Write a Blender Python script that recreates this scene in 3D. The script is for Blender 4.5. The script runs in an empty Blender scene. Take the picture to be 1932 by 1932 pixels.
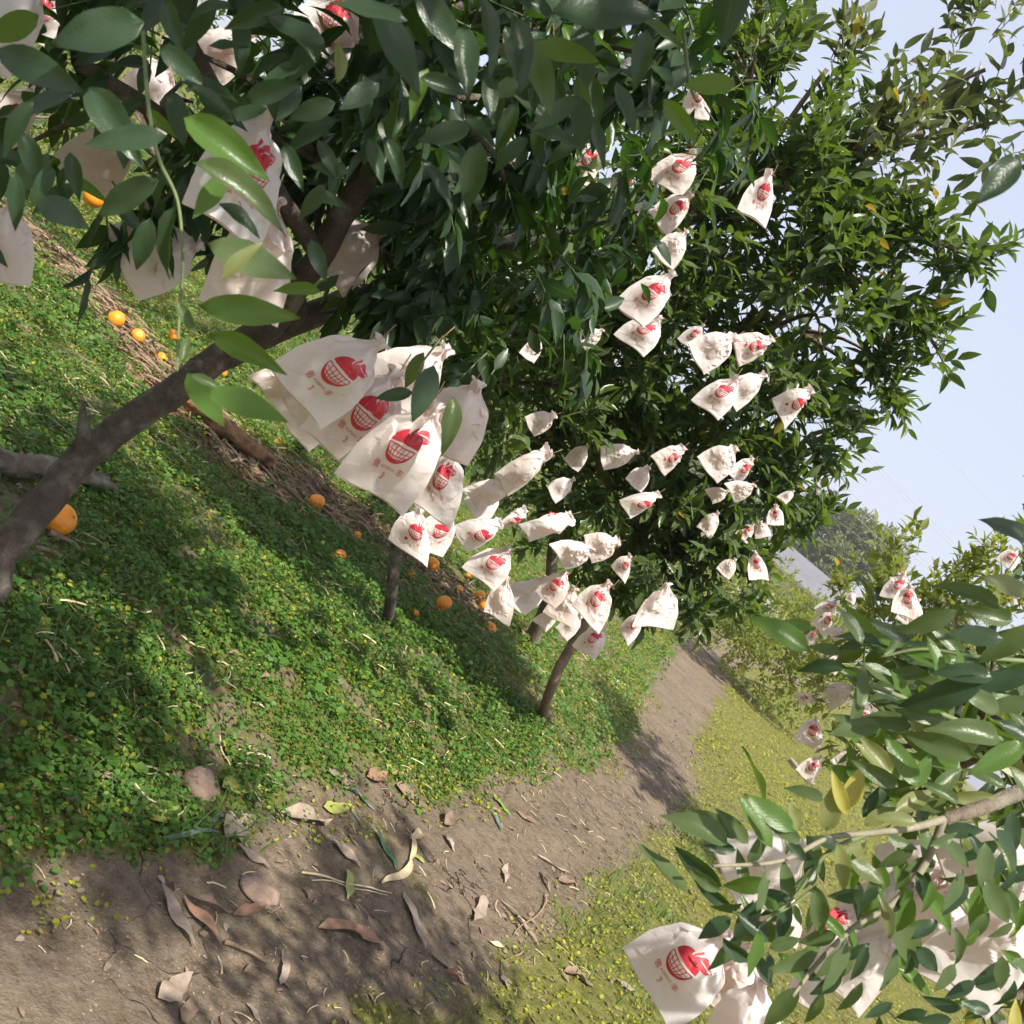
import bpy, math, random
import numpy as np
from mathutils import Vector, Matrix
random.seed(7); RNG = np.random.default_rng(11)
S = bpy.context.scene; COL = S.collection; D2R = math.radians

# ------------------------------------------------------------------ camera
ROLL, PITCH, CAM_H, FP = D2R(41), D2R(5.5), 1.3, 1932.0
FW = np.array([0, math.cos(PITCH), -math.sin(PITCH)]); RT = np.array([1.0, 0, 0]); UP = np.cross(RT, FW)
CX = math.cos(ROLL)*RT + math.sin(ROLL)*UP; CY = -math.sin(ROLL)*RT + math.cos(ROLL)*UP
C0 = np.array([0, 0, CAM_H])
cam = bpy.data.cameras.new('camera'); camo = bpy.data.objects.new('camera', cam); COL.objects.link(camo)
M = Matrix.Identity(4)
for i in range(3):
    M[i][0] = CX[i]; M[i][1] = CY[i]; M[i][2] = -FW[i]; M[i][3] = C0[i]
camo.matrix_world = M
cam.sensor_width = 36; cam.lens = 36; cam.clip_end = 2000; cam.clip_start = 0.02
cam.dof.use_dof = True; cam.dof.focus_distance = 3.2; cam.dof.aperture_fstop = 16
S.camera = camo
# ------------------------------------------------------------------ light
SUN_DIR = np.array([0.20, -0.54, 0.82]); SUN_DIR /= np.linalg.norm(SUN_DIR)
SUN_EL = math.asin(SUN_DIR[2]); SUN_AZ = math.atan2(SUN_DIR[0], SUN_DIR[1])
w = bpy.data.worlds.new('World'); S.world = w; w.use_nodes = True
wn = w.node_tree; wn.nodes.clear()
sky = wn.nodes.new('ShaderNodeTexSky'); sky.sky_type = 'NISHITA'; sky.sun_disc = False
sky.sun_elevation = SUN_EL; sky.sun_rotation = SUN_AZ; sky.air_density = 1.0; sky.dust_density = 3.0; sky.ozone_density = 2.5
bg = wn.nodes.new('ShaderNodeBackground'); bg.inputs[1].default_value = 0.105
wo = wn.nodes.new('ShaderNodeOutputWorld')
mx = wn.nodes.new('ShaderNodeMix'); mx.data_type = 'RGBA'; mx.inputs[0].default_value = 0.5   # thin bright haze over the whole sky
mx.inputs[7].default_value = (5.8, 6.0, 6.9, 1)
wn.links.new(sky.outputs[0], mx.inputs[6]); wn.links.new(mx.outputs[2], bg.inputs[0]); wn.links.new(bg.outputs[0], wo.inputs[0])
sl = bpy.data.lights.new('sun', 'SUN'); sl.energy = 5.0; sl.angle = D2R(1.0); sl.color = (1, 0.94, 0.84)
so = bpy.data.objects.new('sun', sl); COL.objects.link(so)
so.rotation_euler = Vector(-SUN_DIR).to_track_quat('-Z', 'Y').to_euler()
vs = S.view_settings; vs.view_transform = 'Standard'; vs.look = 'None'; vs.gamma = 1; vs.exposure = 0.84
vs.use_curve_mapping = False
S.cycles.max_bounces = 8; S.cycles.transmission_bounces = 6; S.cycles.diffuse_bounces = 5

# ------------------------------------------------------------------ numeric helpers
def hash2(ix, iy, seed):
    h = (ix.astype(np.int64)*374761393 + iy.astype(np.int64)*668265263 + seed*974634777) & 0xffffffff
    h = ((h ^ (h >> 13))*1274126177) & 0xffffffff
    return ((h ^ (h >> 16)) & 0xffff)/65535.0
def vnoise(x, y, seed=0):
    x = np.asarray(x, float); y = np.asarray(y, float)
    ix = np.floor(x); iy = np.floor(y); fx = x-ix; fy = y-iy
    fx = fx*fx*(3-2*fx); fy = fy*fy*(3-2*fy)
    a = hash2(ix, iy, seed); b = hash2(ix+1, iy, seed); c = hash2(ix, iy+1, seed); d = hash2(ix+1, iy+1, seed)
    return (a*(1-fx)+b*fx)*(1-fy) + (c*(1-fx)+d*fx)*fy
def fbm(x, y, seed=0, o=4):
    s = 0; a = 0.5; t = 0
    for k in range(o):
        s = s + a*vnoise(np.asarray(x)*2**k, np.asarray(y)*2**k, seed+k*17); t += a; a *= 0.5
    return s/t
def sstep(a, b, x):
    t = np.clip((x-a)/(b-a), 0, 1); return t*t*(3-2*t)
LE = np.array([(-3,-1.6),(0,-0.9),(1.0,-.62),(1.8,-.3),(2.11,-.14),(2.68,.01),(3.23,.25),(3.98,.61),(5.44,1.18),(7.02,1.61),(8.13,1.77),(11,2.29),(16,3.26),(19.5,4.1),(30,7.5),(60,20),(300,120)])
RE = np.array([(-3,0.0),(0,.1),(1.5,.32),(2.2,.52),(2.54,.7),(3.35,1.05),(4.45,1.42),(6,1.98),(7.5,2.24),(10.6,2.95),(14.7,3.95),(23.3,6.4),(30,9.3),(60,23),(300,125)])
def pathd(x, y):
    """>0 inside the worn path (metres from its nearer edge, along x)"""
    return np.minimum(x-np.interp(y, LE[:,0], LE[:,1]), np.interp(y, RE[:,0], RE[:,1])-x)
def height(x, y):
    x = np.asarray(x, float); y = np.asarray(y, float)
    dl = np.interp(y, LE[:,0], LE[:,1]) - x
    z = 0.13*sstep(-0.15, 0.8, dl) + 0.05*sstep(1.2, 4, dl) + 0.10*np.clip(dl-5, 0, 40)
    far = sstep(0, 20, np.hypot(x, y))
    z = z + (fbm(x*1.3, y*1.3, 3, 3)-0.5)*0.07 + (fbm(x*6, y*6, 5, 3)-0.5)*0.022*(1-0.6*far)
    z = z + (fbm(x*25, y*25, 9, 2)-0.5)*0.007*(1-far)
    return z
def cam_pt(px, py, d):
    """point seen at (px, py) of the 1932-pixel square, d metres along the view axis"""
    return C0 + d*(CX*(px-966)/FP - CY*(py-966)/FP + FW)
def to_px(P):
    q = np.asarray(P)-C0; d = q@FW
    return 966+FP*(q@CX)/d, 966-FP*(q@CY)/d, d
def gnd(px, py):
    r = CX*(px-966)/FP - CY*(py-966)/FP + FW
    t = (0.1-CAM_H)/r[2]
    for k in range(6):
        p = C0 + r*t; t += (float(height(p[0], p[1]))-p[2])/r[2]*0.9
    return C0 + r*t
def nrm(v): return v/np.maximum(np.linalg.norm(v, axis=-1, keepdims=True), 1e-9)

# ------------------------------------------------------------------ object helpers
def tag(o, label=None, cat=None, group=None, kind=None):
    if label: o['label'] = label
    if cat: o['category'] = cat
    if group: o['group'] = group
    if kind: o['kind'] = kind
    return o
def link(name, me, parent=None, mat=None):
    o = bpy.data.objects.new(name, me); COL.objects.link(o)
    if parent is not None: o.parent = parent
    if mat is not None and me is not None and not me.materials: me.materials.append(mat)
    return o
def empty(name, loc):
    o = bpy.data.objects.new(name, None); COL.objects.link(o); o.location = [float(v) for v in loc]; o.empty_display_size = 0.1
    return o
def tri_mesh(name, V, T, uv=None, attrs=None, smooth=True):
    me = bpy.data.meshes.new(name); n = len(V); m = len(T)
    me.vertices.add(n); me.vertices.foreach_set('co', np.asarray(V, np.float32).ravel())
    me.loops.add(m*3); me.loops.foreach_set('vertex_index', np.asarray(T, np.int32).ravel())
    me.polygons.add(m); me.polygons.foreach_set('loop_start', np.arange(0, m*3, 3, dtype=np.int32))
    me.polygons.foreach_set('loop_total', np.full(m, 3, np.int32))
    me.polygons.foreach_set('use_smooth', np.full(m, smooth))
    if uv is not None:
        l = me.uv_layers.new(name='UVMap'); l.data.foreach_set('uv', np.asarray(uv, np.float32)[np.asarray(T).ravel()].ravel())
    for k, a in (attrs or {}).items():
        at = me.attributes.new(k, 'FLOAT', 'POINT'); at.data.foreach_set('value', np.asarray(a, np.float32))
    me.update(); me.validate(); return me
def grid_tris(nu, nv, wrap=False):
    T = []
    for j in range(nv-1):
        for i in range(nu if wrap else nu-1):
            a = j*nu+i; b = j*nu+(i+1) % nu; c = a+nu; d = b+nu
            T += [(a, b, d), (a, d, c)]
    return np.array(T)
def tube(paths, sides=8, wob=0.0, seed=0):
    """paths: list of (points Nx3, radii N) -> V, T"""
    rs = np.random.default_rng(seed); Vs = []; Ts = []; off = 0
    for P, r in paths:
        P = np.asarray(P, float); r = np.asarray(r, float); n = len(P)
        t = nrm(np.gradient(P, axis=0)); ref = np.array([0.3, 0.2, 1.0]) if abs(t[0][2]) < 0.9 else np.array([1.0, 0, 0])
        a = nrm(np.cross(t, ref)); b = np.cross(t, a); s = sides
        an = np.linspace(0, 2*math.pi, s, endpoint=False)
        rr = r[:, None]*(1+wob*(rs.random((n, s))-0.5))
        V = P[:, None, :] + rr[..., None]*(np.cos(an)[None, :, None]*a[:, None, :] + np.sin(an)[None, :, None]*b[:, None, :])
        Vs.append(V.reshape(-1, 3)); Ts.append(grid_tris(s, n, True)+off)
        e = [(off+(n-1)*s, off+(n-1)*s+i, off+(n-1)*s+i+1) for i in range(1, s-1)]
        Ts.append(np.array(e)); off += n*s
    return np.concatenate(Vs), np.concatenate(Ts)
def curve_pts(P, n):
    """Catmull-Rom resample of the control points"""
    P = np.asarray(P, float); Q = np.vstack([2*P[0]-P[1], P, 2*P[-1]-P[-2]]); m = len(P)-1; out = []
    for s in np.linspace(0, m-1e-6, n):
        i = int(s); f = s-i; a, b, c, d = Q[i:i+4]
        out.append(0.5*((2*b)+(-a+c)*f+(2*a-5*b+4*c-d)*f*f+(-a+3*b-3*c+d)*f**3))
    return np.array(out)

# ------------------------------------------------------------------ materials
class NT:
    def __init__(s, name):
        s.m = bpy.data.materials.new(name); s.m.use_nodes = True; s.t = s.m.node_tree; s.t.nodes.clear()
        s.out = s.t.nodes.new('ShaderNodeOutputMaterial')
    def n(s, typ, props=None, **inp):
        nd = s.t.nodes.new(typ)
        for k, v in (props or {}).items(): setattr(nd, k, v)
        for k, v in inp.items():
            key = int(k[1:]) if k[0] == '_' and k[1:].isdigit() else k.replace('_', ' ')
            if isinstance(v, bpy.types.NodeSocket): s.t.links.new(v, nd.inputs[key])
            else: nd.inputs[key].default_value = v
        return nd
    def mix(s, f, a, b, typ='MIX'):
        nd = s.t.nodes.new('ShaderNodeMix'); nd.data_type = 'RGBA'; nd.blend_type = typ
        for k, v in ((0, f), (6, a), (7, b)):
            if isinstance(v, bpy.types.NodeSocket): s.t.links.new(v, nd.inputs[k])
            else: nd.inputs[k].default_value = v if k == 0 else (*v[:3], 1)
        return nd.outputs[2]
    def math(s, op, a, b=0.0, c=0.0, clamp=False):
        nd = s.t.nodes.new('ShaderNodeMath'); nd.operation = op; nd.use_clamp = clamp
        for k, v in ((0, a), (1, b), (2, c)):
            if isinstance(v, bpy.types.NodeSocket): s.t.links.new(v, nd.inputs[k])
            else: nd.inputs[k].default_value = v
        return nd.outputs[0]
    def ramp(s, f, lo, hi):
        nd = s.t.nodes.new('ShaderNodeMapRange'); s.t.links.new(f, nd.inputs[0])
        nd.inputs[1].default_value = lo; nd.inputs[2].default_value = hi; return nd.outputs[0]
    def noise(s, co, scale, detail=4, rough=0.55):
        return s.n('ShaderNodeTexNoise', Vector=co, Scale=scale, Detail=detail, Roughness=rough).outputs[0]
    def co(s, which='Object'): return s.n('ShaderNodeTexCoord').outputs[which]
    def fin(s, sh): s.t.links.new(sh, s.out.inputs[0]); return s.m

def leaf_mat(name, top, top2, under, trans, tmix=0.3, rough=0.38, yellow=0.97, spec=0.5):
    t = NT(name); uv = t.n('ShaderNodeUVMap').outputs[0]; sep = t.n('ShaderNodeSeparateXYZ', Vector=uv)
    at = t.n('ShaderNodeAttribute', {'attribute_name': 'tint'}).outputs['Fac']
    oi = t.n('ShaderNodeObjectInfo').outputs['Random']
    r = t.math('FRACT', t.math('ADD', at, oi)); r2 = t.math('FRACT', t.math('MULTIPLY', r, 13.7))
    c = t.mix(r2, top, top2)
    isy = t.math('GREATER_THAN', r, yellow)
    c = t.mix(isy, c, (0.30, 0.27, 0.05))
    nz = t.noise(t.co(), 30, 3); c = t.mix(t.math('MULTIPLY', t.ramp(nz, 0.35, 0.7), 0.55), c, (top[0]*1.9, top[1]*1.5, top[2]*1.2))
    v = t.math('ABSOLUTE', t.math('SUBTRACT', sep.outputs[1], 0.5))
    rib = t.math('LESS_THAN', v, 0.022)
    wv = t.math('ADD', t.math('MULTIPLY', sep.outputs[0], 62), t.math('MULTIPLY', v, -38))
    vein = t.math('SINE', wv)
    c = t.mix(t.math('MULTIPLY', rib, 0.6), c, (top[0]*3+.05, top[1]*2.2+.05, top[2]*2+.01))
    c = t.mix(t.math('MULTIPLY', t.ramp(vein, 0.90, 1.0), 0.10), c, (top[0]*2.2, top[1]*1.7, top[2]*1.6))
    bf = t.n('ShaderNodeNewGeometry').outputs['Backfacing']
    cc = t.mix(bf, c, under)
    bump = t.n('ShaderNodeBump', Strength=0.14, Distance=0.003, Height=t.math('ADD', t.math('MULTIPLY', vein, 0.05), nz))
    p = t.n('ShaderNodeBsdfPrincipled', Base_Color=cc, Roughness=rough, Normal=bump.outputs[0]); p.inputs['Specular IOR Level'].default_value = spec
    tr = t.n('ShaderNodeBsdfTranslucent', Color=t.mix(isy, t.mix(r2, trans, tuple(x*0.75 for x in trans)), (0.75, 0.5, 0.05)), Normal=bump.outputs[0])
    return t.fin(t.n('ShaderNodeMixShader', _0=tmix, _1=p.outputs[0], _2=tr.outputs[0]).outputs[0])
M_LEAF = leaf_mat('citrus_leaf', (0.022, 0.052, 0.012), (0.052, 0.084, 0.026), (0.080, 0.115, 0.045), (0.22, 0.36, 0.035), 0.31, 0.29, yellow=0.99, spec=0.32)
M_LEAFD = leaf_mat('shade_toned_citrus_leaf', (0.012, 0.036, 0.012), (0.022, 0.050, 0.015), (0.032, 0.056, 0.028), (0.12, 0.28, 0.025), 0.22, 0.3, yellow=0.995, spec=0.32)  # canopy shade is put into these darker greens
M_LEAFG = leaf_mat('young_citrus_leaf', (0.035, 0.095, 0.008), (0.075, 0.145, 0.012), (0.08, 0.15, 0.035), (0.32, 0.5, 0.02), 0.38, 0.3, yellow=2, spec=0.3)
M_LEAFY = leaf_mat('yellowing_citrus_leaf', (0.34, 0.30, 0.03), (0.42, 0.33, 0.03), (0.4, 0.36, 0.08), (0.7, 0.55, 0.04), 0.4, yellow=2)
M_LEAFO = leaf_mat('olive_citrus_leaf', (0.12, 0.15, 0.02), (0.16, 0.17, 0.025), (0.2, 0.22, 0.08), (0.4, 0.42, 0.05), 0.4, yellow=2)
M_FAR = leaf_mat('sun_toned_orchard_leaf', (0.085, 0.125, 0.022), (0.16, 0.19, 0.04), (0.17, 0.19, 0.06), (0.42, 0.48, 0.05), 0.38, 0.5, yellow=0.97, spec=0.3)  # brighter yellow greens paint sunlight onto the farther trees
M_COVER = leaf_mat('ground_cover_leaf', (0.028, 0.090, 0.012), (0.105, 0.195, 0.030), (0.09, 0.15, 0.04), (0.20, 0.38, 0.03), 0.26, 0.5, yellow=0.997, spec=0.3)
M_COVERY = leaf_mat('yellowish_ground_cover_leaf', (0.15, 0.195, 0.018), (0.32, 0.31, 0.04), (0.22, 0.23, 0.06), (0.34, 0.34, 0.05), 0.26, 0.6, yellow=2, spec=0.2)
M_LEAFT = leaf_mat('upper_citrus_leaf', (0.035, 0.060, 0.024), (0.12, 0.135, 0.06), (0.14, 0.15, 0.085), (0.25, 0.32, 0.07), 0.3, 0.36, yellow=0.98, spec=0.42)
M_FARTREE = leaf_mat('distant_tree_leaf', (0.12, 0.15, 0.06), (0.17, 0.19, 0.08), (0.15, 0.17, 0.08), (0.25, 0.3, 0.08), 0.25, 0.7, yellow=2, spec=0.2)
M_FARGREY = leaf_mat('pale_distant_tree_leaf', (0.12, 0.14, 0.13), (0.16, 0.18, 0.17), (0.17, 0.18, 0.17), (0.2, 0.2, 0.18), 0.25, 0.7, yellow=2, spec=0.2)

def rough_mat(name, c1, c2, scale=20, rough=0.9, bump=0.5, dist=0.01, c3=None, stretch=None, detail=5):
    t = NT(name); co = t.co()
    if stretch: co = t.n('ShaderNodeMapping', Vector=co, Scale=stretch).outputs[0]
    a = t.noise(co, scale, detail, 0.65); b = t.noise(co, scale*6, 3, 0.6)
    c = t.mix(t.ramp(a, 0.3, 0.7), c1, c2)
    if c3: c = t.mix(t.ramp(t.noise(co, scale*0.45, 3), 0.52, 0.68), c, c3)
    c = t.mix(t.math('MULTIPLY', t.ramp(b, 0.5, 0.8), 0.35), c, tuple(x*0.5 for x in c1))
    bp = t.n('ShaderNodeBump', Strength=bump, Distance=dist, Height=t.math('ADD', a, t.math('MULTIPLY', b, 0.4)))
    return t.fin(t.n('ShaderNodeBsdfPrincipled', Base_Color=c, Roughness=rough, Normal=bp.outputs[0]).outputs[0])
M_BARK = rough_mat('citrus_bark', (0.085, 0.063, 0.045), (0.19, 0.15, 0.11), 26, 0.9, 1.0, 0.012, (0.22, 0.21, 0.16), (1, 1, .45))
M_BARKD = rough_mat('dark_citrus_bark', (0.05, 0.036, 0.028), (0.12, 0.095, 0.072), 30, 0.9, 1.0, 0.014, (0.18, 0.17, 0.13))
M_BARKW = rough_mat('warm_citrus_bark', (0.15, 0.095, 0.062), (0.27, 0.19, 0.135), 26, 0.9, 1.0, 0.012, (0.22, 0.19, 0.15))
M_TWIG = rough_mat('green_twig', (0.10, 0.14, 0.05), (0.16, 0.19, 0.08), 40, 0.7, 0.3, 0.002)
M_TWIGB = rough_mat('grey_brown_twig', (0.17, 0.15, 0.10), (0.28, 0.25, 0.17), 40, 0.8, 0.5, 0.002)
M_STICK = rough_mat('dead_wood', (0.16, 0.10, 0.065), (0.33, 0.23, 0.15), 30, 0.9, 0.6, 0.004)
M_ROT = rough_mat('rotten_orange_wood', (0.20, 0.095, 0.04), (0.42, 0.245, 0.12), 30, 0.9, 1.0, 0.02, (0.10, 0.05, 0.03), (1, 1, 1))
M_STRAW = rough_mat('pale_straw', (0.42, 0.33, 0.19), (0.58, 0.47, 0.30), 50, 0.7, 0.2, 0.002)
M_STONE = rough_mat('brown_stone', (0.20, 0.13, 0.09), (0.34, 0.24, 0.18), 25, 0.95, 0.8, 0.006)
M_DRY = rough_mat('dry_brown_leaf', (0.13, 0.085, 0.055), (0.25, 0.17, 0.115), 30, 0.75, 0.4, 0.003)
M_DRYP = rough_mat('dry_pale_leaf', (0.19, 0.14, 0.105), (0.34, 0.265, 0.20), 30, 0.75, 0.4, 0.003)
M_DRYR = rough_mat('dry_russet_leaf', (0.17, 0.085, 0.05), (0.29, 0.165, 0.10), 30, 0.7, 0.4, 0.003)
M_FGREEN = rough_mat('fallen_green_leaf', (0.10, 0.20, 0.03), (0.22, 0.32, 0.07), 22, 0.5, 0.3, 0.002)
M_FYEL = rough_mat('fallen_yellow_green_leaf', (0.20, 0.24, 0.05), (0.33, 0.33, 0.09), 22, 0.5, 0.3, 0.002)
M_FBLUE = rough_mat('blue_green_leaf', (0.07, 0.13, 0.10), (0.16, 0.23, 0.20), 25, 0.5, 0.3, 0.002)
M_FDARK = rough_mat('fallen_dark_green_leaf', (0.02, 0.075, 0.02), (0.03, 0.10, 0.03), 25, 0.35, 0.3, 0.002)

def peel_mat():
    t = NT('orange_peel'); co = t.co(); a = t.noise(co, 10, 3)
    c = t.mix(t.ramp(a, 0.35, 0.7), (0.80, 0.24, 0.012), (0.88, 0.34, 0.02))
    c = t.mix(t.math('MULTIPLY', t.ramp(t.noise(co, 5, 5, .7), .56, .68), .75), c, (0.36, 0.15, 0.04))
    v = t.n('ShaderNodeTexVoronoi', Vector=co, Scale=60.0).outputs[0]
    bp = t.n('ShaderNodeBump', Strength=0.25, Distance=0.001, Height=v)
    return t.fin(t.n('ShaderNodeBsdfPrincipled', Base_Color=c, Roughness=0.42, Normal=bp.outputs[0]).outputs[0])
M_PEEL = peel_mat()
M_ROTPEEL = rough_mat('rotten_peel', (0.20, 0.09, 0.06), (0.32, 0.15, 0.10), 40, 0.9, 0.6, 0.004)
def paper_mat():
    t = NT('fruit_bag_paper'); co = t.co(); oi = t.n('ShaderNodeObjectInfo').outputs['Random']
    a = t.noise(co, 14, 4); f = t.noise(co, 420, 3, 0.7)
    c = t.mix(t.ramp(a, 0.35, 0.7), (0.77, 0.745, 0.74), (0.84, 0.82, 0.815))
    c = t.mix(t.math('MULTIPLY', t.math('POWER', oi, 1.5), 0.55), c, (0.70, 0.58, 0.50))
    st = t.noise(co, 55, 5, 0.75); c = t.mix(t.math('MULTIPLY', t.ramp(st, 0.66, 0.75), 0.35), c, (0.42, 0.36, 0.30))
    wrp = t.n('ShaderNodeVectorMath', {'operation': 'MULTIPLY_ADD'}, _0=t.n('ShaderNodeTexNoise', Vector=co, Scale=18.0).outputs[1], _1=(.02, .02, .02), _2=co)
    fac = t.n('ShaderNodeTexVoronoi', {'feature': 'F1', 'distance': 'CHEBYCHEV'}, Vector=wrp.outputs[0], Scale=34.0).outputs[0]
    bp = t.n('ShaderNodeBump', Strength=0.3, Distance=0.005, Height=t.math('ADD', t.math('ADD', t.math('MULTIPLY', t.noise(co, 30, 4, 0.6), .8), t.math('MULTIPLY', fac, 0.35)), t.math('MULTIPLY', f, 0.10)))
    p = t.n('ShaderNodeBsdfPrincipled', Base_Color=c, Roughness=0.62, Normal=bp.outputs[0]); p.inputs['Specular IOR Level'].default_value = 0.35
    tr = t.n('ShaderNodeBsdfTranslucent', Color=(0.95, 0.74, 0.66, 1), Normal=bp.outputs[0])
    return t.fin(t.n('ShaderNodeMixShader', _0=0.36, _1=p.outputs[0], _2=tr.outputs[0]).outputs[0])
M_PAPER = paper_mat()
def simple(name, c, rough=0.6, metal=0.0):
    t = NT(name); a = t.noise(t.co(), 60, 3); cc = t.mix(t.ramp(a, 0.3, 0.7), c, tuple(x*0.82 for x in c))
    return t.fin(t.n('ShaderNodeBsdfPrincipled', Base_Color=cc, Roughness=rough, Metallic=metal).outputs[0])
M_INK = rough_mat('red_print', (0.50, 0.016, 0.035), (0.56, 0.04, 0.06), 45, 0.65, 0.2, 0.001, (0.58, 0.12, 0.13))
M_INKP = simple('thin_red_print', (0.50, 0.07, 0.08), 0.6)
M_WIRE = simple('bag_wire', (0.25, 0.17, 0.10), 0.5)
M_CABLE = simple('cable', (0.35, 0.36, 0.38), 0.5)
M_HOSE = simple('black_hose', (0.02, 0.02, 0.022), 0.4)
M_ROOF = rough_mat('grey_roof_sheet', (0.125, 0.12, 0.135), (0.16, 0.155, 0.17), 0.8, 0.6, 0.2, 0.01)
M_WALL = rough_mat('white_render', (0.45, 0.43, 0.41), (0.52, 0.50, 0.48), 0.8, 0.8, 0.2, 0.01)
M_GLASS = simple('dark_window', (0.06, 0.07, 0.08), 0.2)
M_WHITE = simple('white_plastic', (0.75, 0.78, 0.8), 0.5)

def ground_mat(name):
    t = NT(name); co = t.co(); cov = t.n('ShaderNodeAttribute', {'attribute_name': 'cover'}).outputs['Fac']
    lit = t.n('ShaderNodeAttribute', {'attribute_name': 'litter'}).outputs['Fac']
    a = t.noise(co, 3.2, 6, 0.65); b = t.noise(co, 26, 6, 0.7); g = t.noise(co, 140, 4, 0.7)
    soil = t.mix(t.ramp(a, 0.3, 0.72), (0.11, 0.081, 0.055), (0.205, 0.155, 0.105))
    soil = t.mix(t.math('MULTIPLY', t.ramp(b, 0.42, 0.68), 0.65), soil, (0.25, 0.20, 0.145))
    soil = t.mix(t.math('MULTIPLY', t.ramp(b, 0.46, 0.34), 0.5), soil, (0.065, 0.045, 0.030))
    soil = t.mix(t.math('MULTIPLY', t.ramp(g, 0.60, 0.72), 0.7), soil, (0.36, 0.30, 0.25))
    soil = t.mix(t.math('MULTIPLY', t.ramp(g, 0.42, 0.32), 0.6), soil, (0.05, 0.036, 0.026))
    vc = t.n('ShaderNodeMapping', Vector=co, Scale=(1, 1, 1)); wq = t.n('ShaderNodeTexNoise', Vector=co, Scale=5.0, Detail=4.0)
    vw = t.n('ShaderNodeVectorMath', {'operation': 'MULTIPLY_ADD'}, _0=wq.outputs[1], _1=(0.35, 0.35, 0.35), _2=co)
    vd = t.n('ShaderNodeTexVoronoi', {'feature': 'DISTANCE_TO_EDGE'}, Vector=vw.outputs[0], Scale=2.6).outputs[0]
    crack = t.math('MULTIPLY', t.ramp(vd, 0.012, 0.0), t.ramp(t.noise(co, 1.7, 3), 0.47, 0.62), clamp=True)
    soil = t.mix(t.math('MULTIPLY', crack, 0.85), soil, (0.03, 0.02, 0.015))
    moss = t.mix(t.ramp(b, 0.35, 0.65), (0.078, 0.088, 0.020), (0.20, 0.19, 0.05))
    mf = t.ramp(t.math('ADD', t.math('MAXIMUM', cov, t.math('MULTIPLY', t.ramp(t.noise(co, 1.9, 4), .46, .66), .42)), t.math('MULTIPLY', t.math('SUBTRACT', t.noise(co, 9, 5, 0.7), 0.5), 0.9)), 0.25, 0.75)
    c = t.mix(mf, soil, moss)
    lc = t.mix(t.ramp(b, 0.35, 0.65), (0.14, 0.065, 0.03), (0.34, 0.18, 0.09))
    c = t.mix(lit, c, lc)
    h = t.math('ADD', t.math('ADD', b, t.math('MULTIPLY', g, 0.35)), t.math('MULTIPLY', crack, -1.2))
    bp = t.n('ShaderNodeBump', Strength=0.9, Distance=0.022, Height=h)
    p = t.n('ShaderNodeBsdfPrincipled', Base_Color=c, Roughness=0.95, Normal=bp.outputs[0]); p.inputs['Specular IOR Level'].default_value = 0.15
    return t.fin(p.outputs[0])
M_GROUND = ground_mat('orchard_soil')

# ------------------------------------------------------------------ ground and path
STRIP_PX = [(60, 440), (160, 540), (250, 640), (340, 760), (430, 850), (560, 925), (690, 990), (780, 1060), (850, 1110)]
STRIP = np.array([gnd(*q)[:2] for q in STRIP_PX])
def strip_d(x, y):
    """distance to the line of litter below the second tree row"""
    x = np.asarray(x, float); y = np.asarray(y, float); best = np.full(x.shape, 1e9)
    for a, b in zip(STRIP[:-1], STRIP[1:]):
        ab = b-a; t = np.clip(((x-a[0])*ab[0]+(y-a[1])*ab[1])/(ab@ab), 0, 1)
        best = np.minimum(best, np.hypot(x-a[0]-t*ab[0], y-a[1]-t*ab[1]))
    return best
def litter_m(x, y):
    return 1-sstep(0.16, 0.44, strip_d(x, y)+(fbm(np.asarray(x)*4, np.asarray(y)*4, 51, 3)-0.5)*0.25)
def cover_m(x, y):
    p = pathd(x, y)-0.03+(fbm(np.asarray(x)*2.6, np.asarray(y)*2.6, 31, 4)-0.5)*0.30
    c = 1-sstep(-0.12, 0.10, p)
    right = x > np.interp(y, RE[:,0], RE[:,1])
    c = np.where(right, c*(0.62+0.3*fbm(x*1.5, y*1.5, 77, 3)), c)
    bare = sstep(0.55, 0.68, fbm(np.asarray(x)*5.3+4, np.asarray(y)*5.3, 41, 4))
    return np.clip(c*(1-0.62*bare*(~right)), 0, 1)*(1-0.8*litter_m(x, y))
def spaced(lo, hi, c, n, fine):
    s = np.linspace(-1, 1, n); k = 7.5
    v = np.sinh(k*s)/np.sinh(k); v = np.where(v < 0, v*(c-lo), v*(hi-c))
    lin = s*n*fine*0.5
    return np.unique(np.clip(c+v+lin*(1-np.abs(s)), lo, hi))
xs = spaced(-260, 260, 0.3, 360, 0.028); ys = spaced(-60, 420, 3.4, 400, 0.028)
X, Y = np.meshgrid(xs, ys); Z = height(X, Y)
cv = cover_m(X, Y); lt = litter_m(X, Y); pd = pathd(X, Y)+(fbm(X*2.6, Y*2.6, 31, 4)-0.5)*0.30
V = np.stack([X, Y, Z], -1).reshape(-1, 3); T = grid_tris(len(xs), len(ys)); inp = pd.ravel()[T].mean(1) > -0.03
for nm, sel in (('ground', ~inp), ('path', inp)):
    tt = T[sel]; u, inv = np.unique(tt.ravel(), return_inverse=True)
    me = tri_mesh(nm, V[u], inv.reshape(-1, 3), attrs={'cover': cv.ravel()[u], 'litter': lt.ravel()[u]})
    o = link(nm, me, mat=M_GROUND); tag(o, kind='structure')
    o['label'] = 'mossy brown orchard ground beside the path' if nm == 'ground' else 'bare trodden earth path curving between the citrus trees'

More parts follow.
